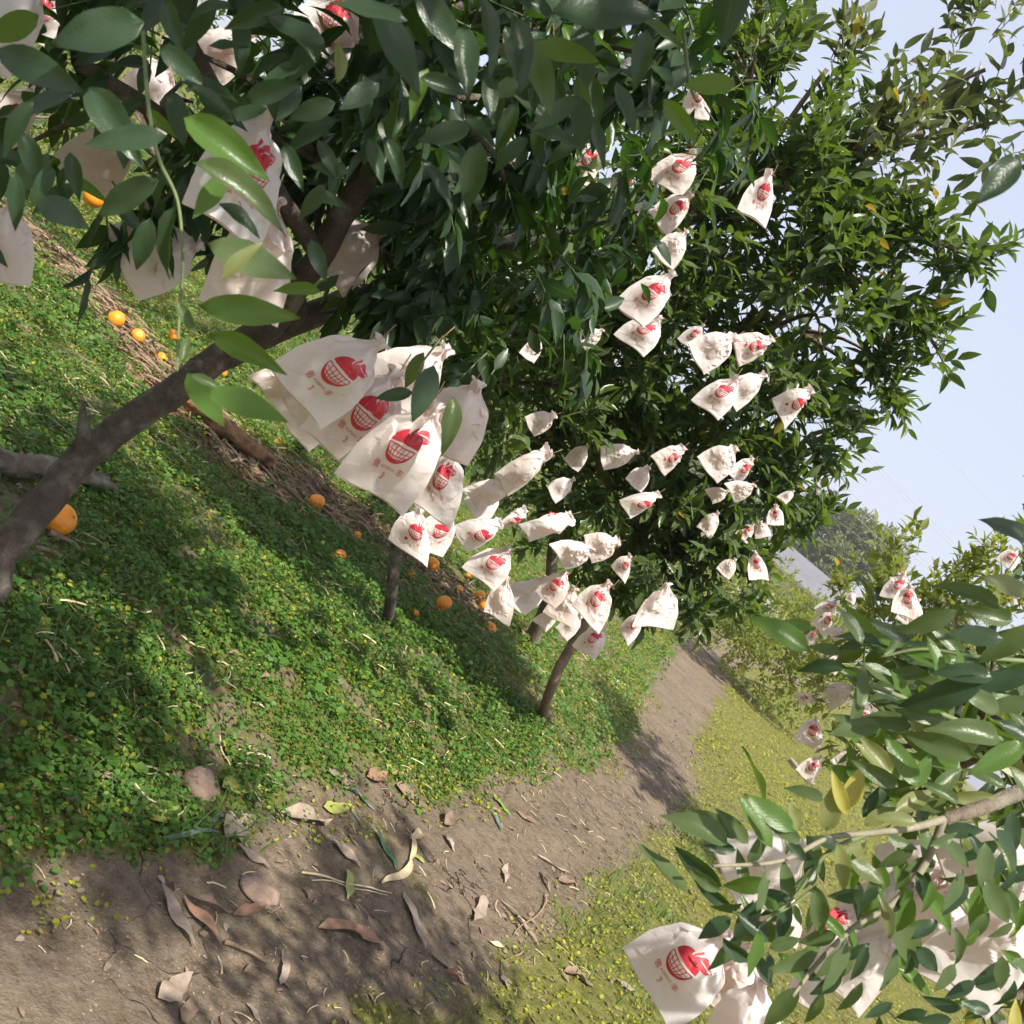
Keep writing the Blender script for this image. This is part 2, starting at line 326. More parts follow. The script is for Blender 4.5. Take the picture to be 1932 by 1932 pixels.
# ------------------------------------------------------------------ leaf templates
def leaf_template(ns, na, width=0.42, fold=0.25, droop=0.16, wave=0.0, seed=0, petiole=0.0):
    rs = np.random.default_rng(seed); us = np.linspace(0, 1, ns); V = []; UV = []
    for i, u in enumerate(us):
        wd = width*0.5*(u**0.75*(1-u)**1.10/0.37 if 0 < u < 1 else 0.0)
        wd = max(wd, 0.004)
        for j in range(na):
            v = j/(na-1)*2-1
            z = fold*abs(v)*wd - droop*u*u + wave*math.sin(u*13+v*2+seed)*abs(v)*0.5
            V.append((u-droop*0.3*u*u, v*wd, z)); UV.append((u, (v+1)/2))
    return np.array(V), grid_tris(na, ns), np.array(UV)
HI = [leaf_template(9, 5, w_, f_, d_, 0.035, s_) for s_, (w_, f_, d_) in enumerate([(0.52, 0.30, 0.10), (0.46, 0.5, 0.24), (0.58, 0.20, 0.05), (0.44, 0.7, 0.32), (0.50, 0.4, -0.10)])]
MID = [leaf_template(5, 3, 0.52, 0.5, 0.12), leaf_template(5, 3, 0.46, 0.8, 0.05), leaf_template(5, 3, 0.56, 0.3, 0.2)]
LOW = [leaf_template(3, 3, 0.46, 0.5, 0.2)]
def lowest():
    V = np.array([(0, 0, 0), (0.45, -0.22, 0.05), (0.45, 0.22, 0.05), (1, 0, -0.1)]); return V, np.array([(0, 1, 3), (0, 3, 2)]), np.array([(0, .5), (.5, 0), (.5, 1), (1, .5)])
TINY = [lowest()]
ROUND = [(np.array([(0, 0, 0), (0.35, -0.42, 0.10), (0.9, -0.22, 0.02), (0.9, 0.22, 0.02), (0.35, 0.42, 0.10), (0.5, 0, -0.03)]),
          np.array([(0, 1, 5), (1, 2, 5), (2, 3, 5), (3, 4, 5), (4, 0, 5)]), np.array([(0, .5), (.3, .1), (.9, .3), (.9, .7), (.3, .9), (.5, .5)]))]
def frames(axis, normal):
    a = nrm(axis); n = normal - (normal*a).sum(-1, keepdims=True)*a; n = nrm(n); b = np.cross(n, a)
    return np.stack([a, b, n], -1)
def scatter_mesh(name, templates, P, R, s, rs, tint=None):
    """one mesh from many posed copies of the leaf templates"""
    N = len(P); k = rs.integers(0, len(templates), N); Vs = []; Ts = []; Us = []; As = []; off = 0
    tint = rs.random(N) if tint is None else tint
    for i, (tv, tt, tu) in enumerate(templates):
        q = np.nonzero(k == i)[0]
        if not len(q): continue
        sc = np.stack([s[q], s[q]*rs.uniform(0.8, 1.15, len(q)), s[q]*rs.uniform(0.3, 1.5, len(q))], -1)
        v = np.einsum('nij,nvj->nvi', R[q], tv[None]*sc[:, None, :]) + P[q][:, None, :]
        Vs.append(v.reshape(-1, 3)); Ts.append((tt[None]+(np.arange(len(q))*len(tv))[:, None, None]).reshape(-1, 3)+off)
        Us.append(np.tile(tu, (len(q), 1))); As.append(np.repeat(tint[q], len(tv))); off += len(q)*len(tv)
    return tri_mesh(name, np.concatenate(Vs), np.concatenate(Ts), np.concatenate(Us), {'tint': np.concatenate(As)})
HI_ME = {}
def hi_mesh(i, mat):
    if (i, mat.name) not in HI_ME:
        v, t_, u = HI[i]; me = tri_mesh('leaf_blade', v, t_, u); me.materials.append(mat); HI_ME[(i, mat.name)] = me
    return HI_ME[(i, mat.name)]
def leaf_obj(parent, P, R, s, mat, k=None, name='leaf', zs=None):
    k = random.randrange(len(HI)) if k is None else k
    o = bpy.data.objects.new(name, hi_mesh(k, mat)); COL.objects.link(o); o.parent = parent
    m = Matrix([[R[i][0], R[i][1], R[i][2], P[i]] for i in range(3)] + [[0, 0, 0, 1]])
    o.matrix_basis = Matrix.Translation(-Vector(parent.location)) @ m @ Matrix.Diagonal((s, s*random.uniform(.74, 1.0), s*random.uniform(.6, 1.3), 1))
    return o

# ------------------------------------------------------------------ where the fruit bags hang
# centre, depth, roll from plumb, turn, printed side shown, scale, label, paper shape
BAGS = [
 (462,318,1.26,-6,16,1,1.12,'big printed bag at upper left behind the hanging twig and two long green leaves',3),
 (488,475,1.42,-20,0,0,1.10,'big blank pinkish bag just under the upper left printed one',4),
 (300,478,1.72,30,10,0,1.0,'cream blank bag half hidden behind the hanging twig at left',6),
 (195,290,1.85,-5,20,0,1.05,'cream shaded bag left of the hanging twig above the single orange',2),
 (22,30,1.2,0,20,0,.8,'pale bag cut by the upper left corner of the photo'),
 (12,450,1.35,-28,0,0,.72,'pale bag cut by the left edge above the sunlit ground'),
 (425,92,2.0,10,-20,0,1.0,'cream shaded bag in the dark leaves at the top left'),
 (362,62,2.2,-10,-10,1,.9,'partly hidden printed bag beside the cream bag in the top left leaves'),
 (290,175,2.2,12,15,0,1.0,'tan bag in shade behind the large dark leaves at upper left'),
 (20,215,1.9,0,30,1,.9,'shaded bag with a trace of red at the left edge under the big leaf'),
 (75,20,2.0,-10,15,1,.8,'small bag behind the first large dark leaf at the top left'),
 (632,40,2.1,0,-20,1,.9,'tan bag behind dark leaves at the top, left of the centre'),
 (660,470,2.2,15,0,0,.95,'tan bag tucked in dark leaves right of the big pinkish one'),
 (632,702,1.60,12,8,1,1.0,'big printed bag hanging lowest from the dark trunk, its corner pointing left',0),
 (690,778,1.72,-2,6,1,1.0,'printed bag half covered by the big bag that hangs from the trunk',4),
 (762,846,1.66,-9,-4,1,1.03,'big printed bag with the whole emblem clear, lowest of the near cluster',1),
 (862,790,1.80,-12,0,0,.86,'narrow blank bag on the right side of the near cluster',6),
 (838,905,2.25,-8,-12,1,.88,'smaller printed bag under the blank one in the near cluster',3),
 (775,702,1.95,4,0,0,.95,'blank shaded bag behind the leafy twig of the near cluster',2),
 (556,712,1.85,25,20,0,.62,'small cream corner of a bag behind the big bag by the trunk'),
 (600,760,1.9,15,10,0,.8,'cream blank bag behind the two left printed bags of the near cluster'),
 (778,1003,2.95,-4,28,1,.80,'left of two narrow printed bags beside the thin dark trunk'),
 (826,998,3.0,-12,30,1,.80,'right of two narrow printed bags beside the thin dark trunk'),
 (995,882,3.1,22,55,0,.95,'long blank bag pointing right above the leafy middle twig'),
 (930,925,3.2,18,30,0,.86,'blank bag left of the leafy middle twig'),
 (915,945,3.3,10,0,0,.75,'blank bag tucked under the left one near the leafy middle twig'),
 (903,1003,3.15,28,40,1,.86,'white bag with its emblem low on the right, left of the middle tree'),
 (932,1062,3.4,-4,0,1,.82,'tan printed bag with all its writing clear, left of the middle tree',1),
 (948,1127,3.5,-12,0,0,.78,'blank tan bag directly below the clear tan printed one'),
 (1038,990,3.3,26,60,0,.85,'white blank bag with a sharp lower point in the middle tree'),
 (968,978,3.4,20,50,1,.62,'thin sliver of a printed bag right of the long blank bags'),
 (998,1115,3.7,-8,10,0,.85,'tan blank bag left of the faintly printed tan one low in the middle tree'),
 (1048,1108,3.6,-2,-15,1,.80,'tan bag with a faint emblem low in the middle tree'),
 (1085,1042,3.5,22,10,0,.72,'crumpled tan bag above the low cluster of the middle tree',8),
 (1136,1030,3.5,35,10,0,.68,'crumpled tan bag right of its twin above the low cluster',5),
 (1068,1140,3.8,-12,0,0,.80,'tan bag behind the low cluster of the middle tree'),
 (1036,1165,3.9,0,20,0,.55,'small tan bag at the lowest left of the middle tree'),
 (1127,1134,3.5,4,-12,1,.85,'white printed bag hanging in front of the top of the bare trunk',3),
 (1122,1203,3.7,-10,-10,1,.66,'small printed bag right of the bare trunk, lowest of all there',1),
 (1080,1178,3.9,5,0,0,.55,'little shaded bag just left of the bare trunk'),
 (1246,1143,3.5,-35,0,0,.90,'crumpled round white bag standing alone at the lower right of the middle tree',8),
 (1199,1178,3.9,20,0,1,.6,'small shaded bag between the trunk and the lone round bag'),
 (1177,1066,3.9,10,30,1,.5,'small pinkish bag in the leaves above the white printed one'),
 (1213,945,3.4,20,48,1,.66,'slender bag showing its emblem edge-on in the centre of the middle tree'),
 (1264,862,3.3,12,38,1,.62,'bright white bag with the emblem turned right in the centre of the middle tree'),
 (1208,900,3.4,0,20,0,.50,'white blank bag tucked below the bright one by a leafy shoot'),
 (1172,858,3.7,40,0,0,.70,'tan bag behind leaves left of the bright white one'),
 (1022,795,3.5,25,20,0,.60,'small tan bag alone in leaves left of the centre'),
 (1063,917,3.6,20,10,0,.52,'small blank bag above the pointed white one'),
 (1094,858,3.7,0,0,0,.52,'shaded tan bag in the heart of the middle tree'),
 (1008,655,3.2,-5,0,0,.42,'tiny white bag in dark leaves left of the bag column'),
 (1115,635,3.3,10,0,0,.50,'little white bag behind dark leaves left of the lowest printed one of the column'),
 (1278,322,3.2,-6,-4,1,.86,'uppermost printed bag of the vertical column in the middle tree',1),
 (1272,394,3.15,8,8,1,.76,'second printed bag down in the vertical column',4),
 (1270,466,3.1,0,0,0,.70,'blank white bag third down in the vertical column'),
 (1230,552,3.0,2,-2,1,.92,'widest white printed bag of the vertical column, spread like a skirt',0),
 (1215,625,3.2,-2,-10,1,.74,'lowest printed bag of the vertical column',1),
 (1318,184,3.0,-30,-10,1,.66,'white printed bag near the top, above the column and beside large green leaves',4),
 (1222,398,3.4,30,0,0,.50,'white bag point sticking out left of the vertical column'),
 (1436,366,3.0,-12,10,1,.78,'printed bag partly behind a leafy shoot right of the vertical column',2),
 (1352,655,3.3,20,0,0,.80,'large pinkish bag behind leaves right of the lowest column bag',5),
 (1420,652,3.3,30,20,1,.74,'pinkish white bag lying almost level above the bright printed pair'),
 (1310,630,3.6,0,0,1,.5,'small shaded bag left of the large pinkish one'),
 (1362,742,3.2,-2,-6,1,.80,'bright white printed bag right of the middle, above the dark gap',1),
 (1412,728,3.35,18,30,0,.74,'pale bag half behind the bright white printed one'),
 (1497,758,3.2,26,42,1,.72,'white bag standing out alone on the right side of the middle tree'),
 (1360,868,3.6,12,0,0,.78,'tan bag in shade at the right of the middle tree',5),
 (1400,885,3.7,10,25,1,.62,'crumpled bag with a trace of red beside the shaded tan one',8),
 (1402,922,3.7,20,0,0,.50,'white bag corner below the crumpled one on the right of the middle tree'),
 (1355,932,3.8,20,0,0,.45,'small white bag left of the white corner on the right'),
 (1463,970,3.8,-40,0,1,.40,'little bag with a bright red spot at the right edge of the middle tree'),
 (1438,1000,3.9,-50,0,0,.38,'small white bag just under the one with the red spot'),
 (1410,1002,4.0,0,0,1,.42,'small pale bag left of the pair at the right edge of the middle tree'),
 (1428,1064,3.8,-40,0,1,.56,'bag with two red spots at the lower right of the middle tree',8),
 (1376,1068,4.0,0,0,0,.42,'small white bag in leaves left of the one with two red spots'),
 (1487,934,4.0,0,0,0,.32,'tiny pale bag at the far right rim of the middle tree'),
 (1342,985,4.1,0,0,0,.55,'tan bag deep in shade at the right of the middle tree'),
 (960,292,3.4,0,0,1,.8,'shaded printed bag showing red between the dark leaves above the centre'),
 (1110,300,3.4,5,0,1,.8,'white printed bag behind dark leaves left of the top of the column'),
 (1180,345,3.6,0,10,1,.6,'white bag half hidden just left of the uppermost column bag'),
 (1695,1104,5.2,-25,0,1,.78,'upper of the three pinkish bags in the sunny tree on the right'),
 (1712,1130,5.0,-20,0,1,.85,'middle of the three pinkish bags in the sunny tree on the right',8),
 (1722,1152,5.2,-15,0,0,.75,'lowest of the three pinkish bags in the sunny tree on the right'),
 (1608,1125,5.6,-10,0,0,.34,'tiny white bag alone left of the three pinkish ones'),
 (1563,1146,6.0,0,0,1,.62,'upper small bag of the pale cluster above the pointed near leaves'),
 (1560,1172,5.8,10,0,1,.85,'largest small bag of the pale cluster above the pointed near leaves'),
 (1533,1200,5.8,0,0,1,.5,'leftmost small bag of the pale cluster above the pointed near leaves'),
 (1582,1194,5.9,0,0,0,.55,'shaded small bag of the pale cluster, at its right'),
 (1577,1250,5.2,0,0,1,.62,'small white bag between near leaves at right, below the pale cluster'),
 (1834,1253,4.6,-30,0,0,.65,'crumpled tan bag among near leaves at the right side',8),
 (1906,1052,5.0,0,0,1,.6,'white printed bag high in the sunny tree near the right edge'),
 (1518,1316,6.2,20,0,1,.5,'leftmost little bag low in the sunny right tree'),
 (1541,1318,6.2,-10,0,0,.5,'second little bag low in the sunny right tree'),
 (1586,1306,5.8,20,0,0,.95,'largest white bag low in the sunny right tree'),
 (1533,1379,5.6,-10,0,1,.86,'crumpled white bag above the lowest one of the sunny right tree',8),
 (1533,1446,5.4,0,0,1,.80,'lowest printed bag of the sunny right tree, beside the dead stick'),
 (1600,1432,5.3,10,0,0,.75,'white bag in shade by the foot of the sunny right tree'),
 (1630,1350,5.0,0,0,1,.5,'small pink bag between leaves in the sunny right tree'),
 (1290,1822,1.38,8,-10,1,1.02,'big printed bag at the bottom with one pale corner pointing left',0),
 (1385,1845,1.45,-8,0,0,.95,'shaded blank bag right behind the big printed one at the bottom'),
 (1415,1925,1.32,-20,0,0,.9,'pinkish blank bag cut by the bottom edge of the photo'),
 (1447,1632,1.42,20,10,0,1.0,'blank bag behind the leafy branch tip at the lower right',6),
 (1472,1722,1.45,-20,0,0,.62,'small pinkish bag in the gap above the low leaves of the near right tree'),
 (1582,1757,1.42,6,-50,1,.90,'printed bag turned left in the middle of the near right cluster',3),
 (1638,1800,1.40,0,0,0,1.0,'long blank bag below the printed one of the near right cluster'),
 (1668,1700,1.40,0,0,0,.85,'bright blank bag above the long one of the near right cluster',6),
 (1762,1750,1.36,-14,0,0,1.15,'large shaded blank bag in the middle of the near right cluster',4),
 (1740,1635,1.42,30,0,0,.85,'pale bag high in the near right cluster beside the forked branch'),
 (1886,1622,1.28,20,0,0,1.10,'large pinkish bag under the branch at the right edge',6),
 (1885,1770,1.22,-6,0,0,1.15,'largest blank bag at the right edge, its flat tail pointing down left',2),
 (1812,1655,1.42,10,0,0,.8,'shaded pale bag between the two large ones at the right edge'),
 (1528,1850,1.45,-20,0,0,.5,'small white bag tip under the lowest leaves of the near right tree')]

BAGQ = np.array([(*cam_pt(b[0], b[1], b[2]), b[6]) for b in BAGS])
def clear_of_bags(P, rs):
    """True where a leaf may grow: the bags stand in openings towards the path side"""
    ok = np.ones(len(P), bool)
    for x, y, z, sz in BAGQ:
        a = np.array([x, y, z]); ab = C0-a; L = np.linalg.norm(ab); u_ = ab/L; q = P-a; t = q@u_
        w_ = np.linalg.norm(q-t[:, None]*u_, axis=1); lim = 0.092*sz*(1-np.clip(t, 0, L)/L)+0.012
        ok &= ~((t > -0.06) & (w_ < lim) & (rs.random(len(P)) < (0.93 if sz > .82 else 0.74)))
    return ok

# ------------------------------------------------------------------ trees
BLOB_FRONT = []
def tree(name, label, base, limbs, blobs, mat, group, leaf=0.075, dens=1.0, lod='mid', nobj=300, droop=0.0, up=0.5,
         hand=(), twigs=(), bark=None, sub=True, spr=8, twigmat=None, seed=1, foliage_kind=True, category='tree'):
    rs = np.random.default_rng(seed); bark = bark or M_BARK
    root = empty(name, base); tag(root, label, category, group)
    wood = []
    for k, (pts, r0, r1) in enumerate(limbs):
        P = curve_pts(pts, max(6, len(pts)*5)); n = len(P)
        rad = r0+(r1-r0)*np.linspace(0, 1, n)**0.8
        if k == 0 and name != 'fork': rad[:2] *= 1.15
        P = P + np.stack([fbm(np.arange(n)*0.35, np.full(n, 3.1*k+q), 5, 2)-.5 for q in (0, 9, 17)], -1)*r0*0.35
        V_, T_ = tube([(P-np.array(base), rad)], 14 if r0 > .03 else 8, 0.12, seed+k)
        me = tri_mesh('wood', V_, T_)
        link('trunk' if k == 0 else 'limb', me, root, bark)
    # sprigs
    SP = []; SD = []; br = []
    for (c, r, dn, att) in blobs:
        c = np.array(c); n = int(dn*dens*r*r*{'mid': 270, 'low': 190, 'far': 130}[lod])
        d = nrm(rs.normal(size=(n, 3))); rr = r*rs.random(n)**0.38
        lump = 0.78+0.42*vnoise(d[:, 0]*2.3+7+c[0]*3, d[:, 1]*2.3+d[:, 2]*2.9+c[1]*5, 4)
        p = c + d*(rr*lump)[:, None]*np.array([1, 1, 0.92])
        if n > 12 and lod != 'far':
            cen = p[rs.integers(0, n, max(2, n//7))]; j = np.argmin(((p[:, None]-cen[None])**2).sum(-1), 1); p = p*0.42+cen[j]*0.58
        p[:, 2] = np.maximum(p[:, 2], height(p[:, 0], p[:, 1])+0.18)
        dirs = nrm(0.7*d + np.array([0, 0, up-droop*1.4]) + rs.normal(size=(n, 3))*0.38)
        SP.append(p); SD.append(dirs)
        if att is not None:
            m = max(3, int(7*r))
            for q in p[rs.choice(n, min(m, n), False)] if n else []:
                a = np.array(att); mid = (a+q)/2+rs.normal(size=3)*0.07*r+np.array([0, 0, .08*r])
                br.append((curve_pts([a, mid, q], 7), np.linspace(0.012, 0.003, 7)))
    SP = np.concatenate(SP); SD = np.concatenate(SD); N = len(SP)
    L = 0.085+0.09*rs.random(N) if lod != 'far' else np.full(N, 0.16)*1.0
    L *= leaf/0.075
    free = clear_of_bags(SP, rs) & clear_of_bags(SP+SD*0.05, rs)
    for i in np.nonzero((lod == 'mid') & free)[0]:
        br.append((np.stack([SP[i]-SD[i]*L[i]*0.5, SP[i], SP[i]+SD[i]*L[i]*0.5+np.array([0, 0, -.01])]), np.array([0.0022, 0.0018, 0.001])))
    if br:
        thick = [b for b in br if len(b[0]) == 7]; thin = [b for b in br if len(b[0]) == 3]
        if thick:
            V_, T_ = tube(thick, 5, 0.1, seed); o = link('branch_mass', tri_mesh('branches', V_-np.array(base), T_), root, bark); o['kind'] = 'stuff'
        if thin:
            V_, T_ = tube(thin, 3, 0, seed); o = link('twig_mass', tri_mesh('twigs', V_-np.array(base), T_), root, twigmat or M_TWIG); o['kind'] = 'stuff'
    m = spr
    idx = np.repeat(np.arange(N), m); kk = np.tile(np.arange(m), N); f = (kk+0.5+rs.normal(size=N*m)*.2)/m-0.5
    P = SP[idx]+SD[idx]*(f*L[idx])[:, None]
    side = nrm(np.cross(SD[idx], np.array([0.2, 0.1, 1.0]))); up2 = np.cross(side, SD[idx])
    ph = kk*2.4+rs.normal(size=N*m)*0.4+np.repeat(rs.random(N)*6.28, m)
    rad = np.cos(ph)[:, None]*side+np.sin(ph)[:, None]*up2
    spread = np.clip(0.95-(f+0.5)*0.75, 0.15, 1)[:, None]+rs.random(N*m)[:, None]*.15
    ax = nrm(SD[idx]*(1-spread*0.55)+rad*spread+np.array([0, 0, -0.12-droop]))
    nr = np.array([0, 0, 1.0])*0.9+SD[idx]*0.5-rad*0.2+rs.normal(size=(N*m, 3))*0.35
    R = frames(ax, nr); s = leaf*rs.uniform(0.62, 1.15, N*m)
    keep = (P[:, 2] > height(P[:, 0], P[:, 1])+0.05) & clear_of_bags(P+R[:, :, 0]*(s*0.5)[:, None], rs)
    P, R, s = P[keep], R[keep], s[keep]
    # clear the lens
    q = P-C0; dd = q@FW; far = (np.linalg.norm(q, axis=1) > 0.75); P, R, s = P[far], R[far], s[far]
    px, py, dd = to_px(P+R[:, :, 0]*(s*0.5)[:, None])
    inf = (px > 0) & (px < 1932) & (py > 0) & (py < 1932) & (dd > 0.3)
    score = np.where(inf, s/np.maximum(dd, .01), -1)
    nh = max(0, nobj-len(hand)); order = np.argsort(-score); big = order[:nh]; big = big[score[big] > 0.09/18]
    rest = np.setdiff1d(np.arange(len(P)), big)
    for i in big: leaf_obj(root, P[i], R[i], float(s[i]), mat)
    # leaves outside the photograph's view stay lighter
    tm = {'mid': MID, 'low': LOW, 'far': TINY}[lod]
    if len(rest):
        o = link('foliage', scatter_mesh('foliage', tm, P[rest]-np.array(base), R[rest], s[rest], rs), root, mat); o['kind'] = 'stuff'
    for h in hand:
        hx, hy, ln, ang, d, mt = h[:6]; kd = h[6] if len(h) > 6 else None
        d = d*(1+0.10*math.sin(hx*12.9+hy*7.1)); a = D2R(ang); lw = ln/FP*d
        dep = 0.25*math.sin(hx*3.3+hy); axd = nrm(math.cos(a)*CX+math.sin(a)*CY+dep*FW)
        nn = nrm(-FW+0.45*math.sin(hx*1.7)*CY+0.45*math.cos(hy*2.3)*CX+np.array([0, 0, .35]))
        R1 = frames(axd[None], nn[None])[0]; c = cam_pt(hx, hy, d)
        leaf_obj(root, c-axd*lw*0.5, R1, lw*1.08, mt, kd)
        # its stalk
        V_, T_ = tube([(np.stack([c-axd*lw*0.5-axd*0.022-np.array([0, 0, .004]), c-axd*lw*0.5]), np.array([0.0012, 0.0012]))], 4)
    for pts, r0, r1, mt in twigs:
        P_ = curve_pts([cam_pt(*q) for q in pts], len(pts)*5)
        V_, T_ = tube([(P_-np.array(base), np.linspace(r0, r1, len(P_)))], 8, 0.15, seed)
        link('twig', tri_mesh('twig', V_, T_), root, mt)
    return root

def B(px, py, d, r, dn=1.0, att=None): return (cam_pt(px, py, d), r, dn, None if att is None else cam_pt(*att))
ROW = 'citrus trees along the path'
gz = lambda x, y: float(height(x, y))
# --- tree A: the near tree on the left, its branches hang over the camera
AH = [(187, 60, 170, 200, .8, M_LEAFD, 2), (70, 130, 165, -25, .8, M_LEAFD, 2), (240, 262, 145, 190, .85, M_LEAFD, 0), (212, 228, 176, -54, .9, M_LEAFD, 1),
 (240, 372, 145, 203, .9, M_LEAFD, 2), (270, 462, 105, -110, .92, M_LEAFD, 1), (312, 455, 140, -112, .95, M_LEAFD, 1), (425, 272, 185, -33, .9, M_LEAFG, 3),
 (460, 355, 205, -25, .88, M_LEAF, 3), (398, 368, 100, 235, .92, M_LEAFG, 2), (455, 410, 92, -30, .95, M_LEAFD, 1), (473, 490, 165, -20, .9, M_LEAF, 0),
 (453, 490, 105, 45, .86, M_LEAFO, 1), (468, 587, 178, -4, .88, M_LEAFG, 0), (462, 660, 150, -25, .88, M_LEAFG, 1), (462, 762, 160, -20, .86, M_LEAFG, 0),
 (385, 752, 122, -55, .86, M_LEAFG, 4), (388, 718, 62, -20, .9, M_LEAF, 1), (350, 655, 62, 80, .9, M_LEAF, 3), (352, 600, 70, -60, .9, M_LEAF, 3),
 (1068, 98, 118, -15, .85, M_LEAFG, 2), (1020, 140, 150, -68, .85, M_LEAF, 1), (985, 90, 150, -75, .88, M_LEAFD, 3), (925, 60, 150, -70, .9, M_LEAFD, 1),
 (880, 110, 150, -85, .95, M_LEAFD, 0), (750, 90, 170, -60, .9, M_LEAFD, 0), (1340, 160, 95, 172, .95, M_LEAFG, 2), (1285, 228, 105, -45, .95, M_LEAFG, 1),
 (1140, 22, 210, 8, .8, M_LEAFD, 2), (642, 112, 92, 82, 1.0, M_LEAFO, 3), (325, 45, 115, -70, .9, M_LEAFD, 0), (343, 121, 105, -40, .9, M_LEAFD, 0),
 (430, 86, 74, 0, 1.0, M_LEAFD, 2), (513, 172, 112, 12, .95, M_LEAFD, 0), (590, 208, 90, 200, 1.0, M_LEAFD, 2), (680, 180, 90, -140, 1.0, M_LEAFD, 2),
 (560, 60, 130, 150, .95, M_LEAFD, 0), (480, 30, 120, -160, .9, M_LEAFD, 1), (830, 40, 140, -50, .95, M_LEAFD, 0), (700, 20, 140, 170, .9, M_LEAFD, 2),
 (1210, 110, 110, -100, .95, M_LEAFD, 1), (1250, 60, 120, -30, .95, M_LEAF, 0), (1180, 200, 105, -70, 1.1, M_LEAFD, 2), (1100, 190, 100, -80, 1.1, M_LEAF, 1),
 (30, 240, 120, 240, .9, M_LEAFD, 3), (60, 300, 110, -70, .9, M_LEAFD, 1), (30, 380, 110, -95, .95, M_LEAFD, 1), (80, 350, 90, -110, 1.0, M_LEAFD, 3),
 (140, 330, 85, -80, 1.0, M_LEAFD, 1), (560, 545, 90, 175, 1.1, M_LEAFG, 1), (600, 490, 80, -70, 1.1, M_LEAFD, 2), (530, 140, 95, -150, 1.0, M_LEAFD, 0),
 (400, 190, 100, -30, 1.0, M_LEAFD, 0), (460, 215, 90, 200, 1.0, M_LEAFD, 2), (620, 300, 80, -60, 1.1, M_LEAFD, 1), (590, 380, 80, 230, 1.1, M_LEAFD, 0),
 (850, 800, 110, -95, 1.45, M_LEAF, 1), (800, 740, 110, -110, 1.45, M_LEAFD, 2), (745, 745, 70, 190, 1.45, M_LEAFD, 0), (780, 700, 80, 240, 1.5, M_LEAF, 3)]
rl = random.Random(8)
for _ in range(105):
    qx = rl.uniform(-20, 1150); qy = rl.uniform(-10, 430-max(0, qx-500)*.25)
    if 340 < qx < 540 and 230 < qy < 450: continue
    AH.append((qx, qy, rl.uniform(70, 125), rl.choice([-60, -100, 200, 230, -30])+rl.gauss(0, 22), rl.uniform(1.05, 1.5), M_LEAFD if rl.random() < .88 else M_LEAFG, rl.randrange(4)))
gA = lambda px, py, d: cam_pt(px, py, d)
baseA = np.array([-1.02, 1.9, gz(-1.02, 1.9)-0.03])
forkA = gA(165, 860, 2.15)
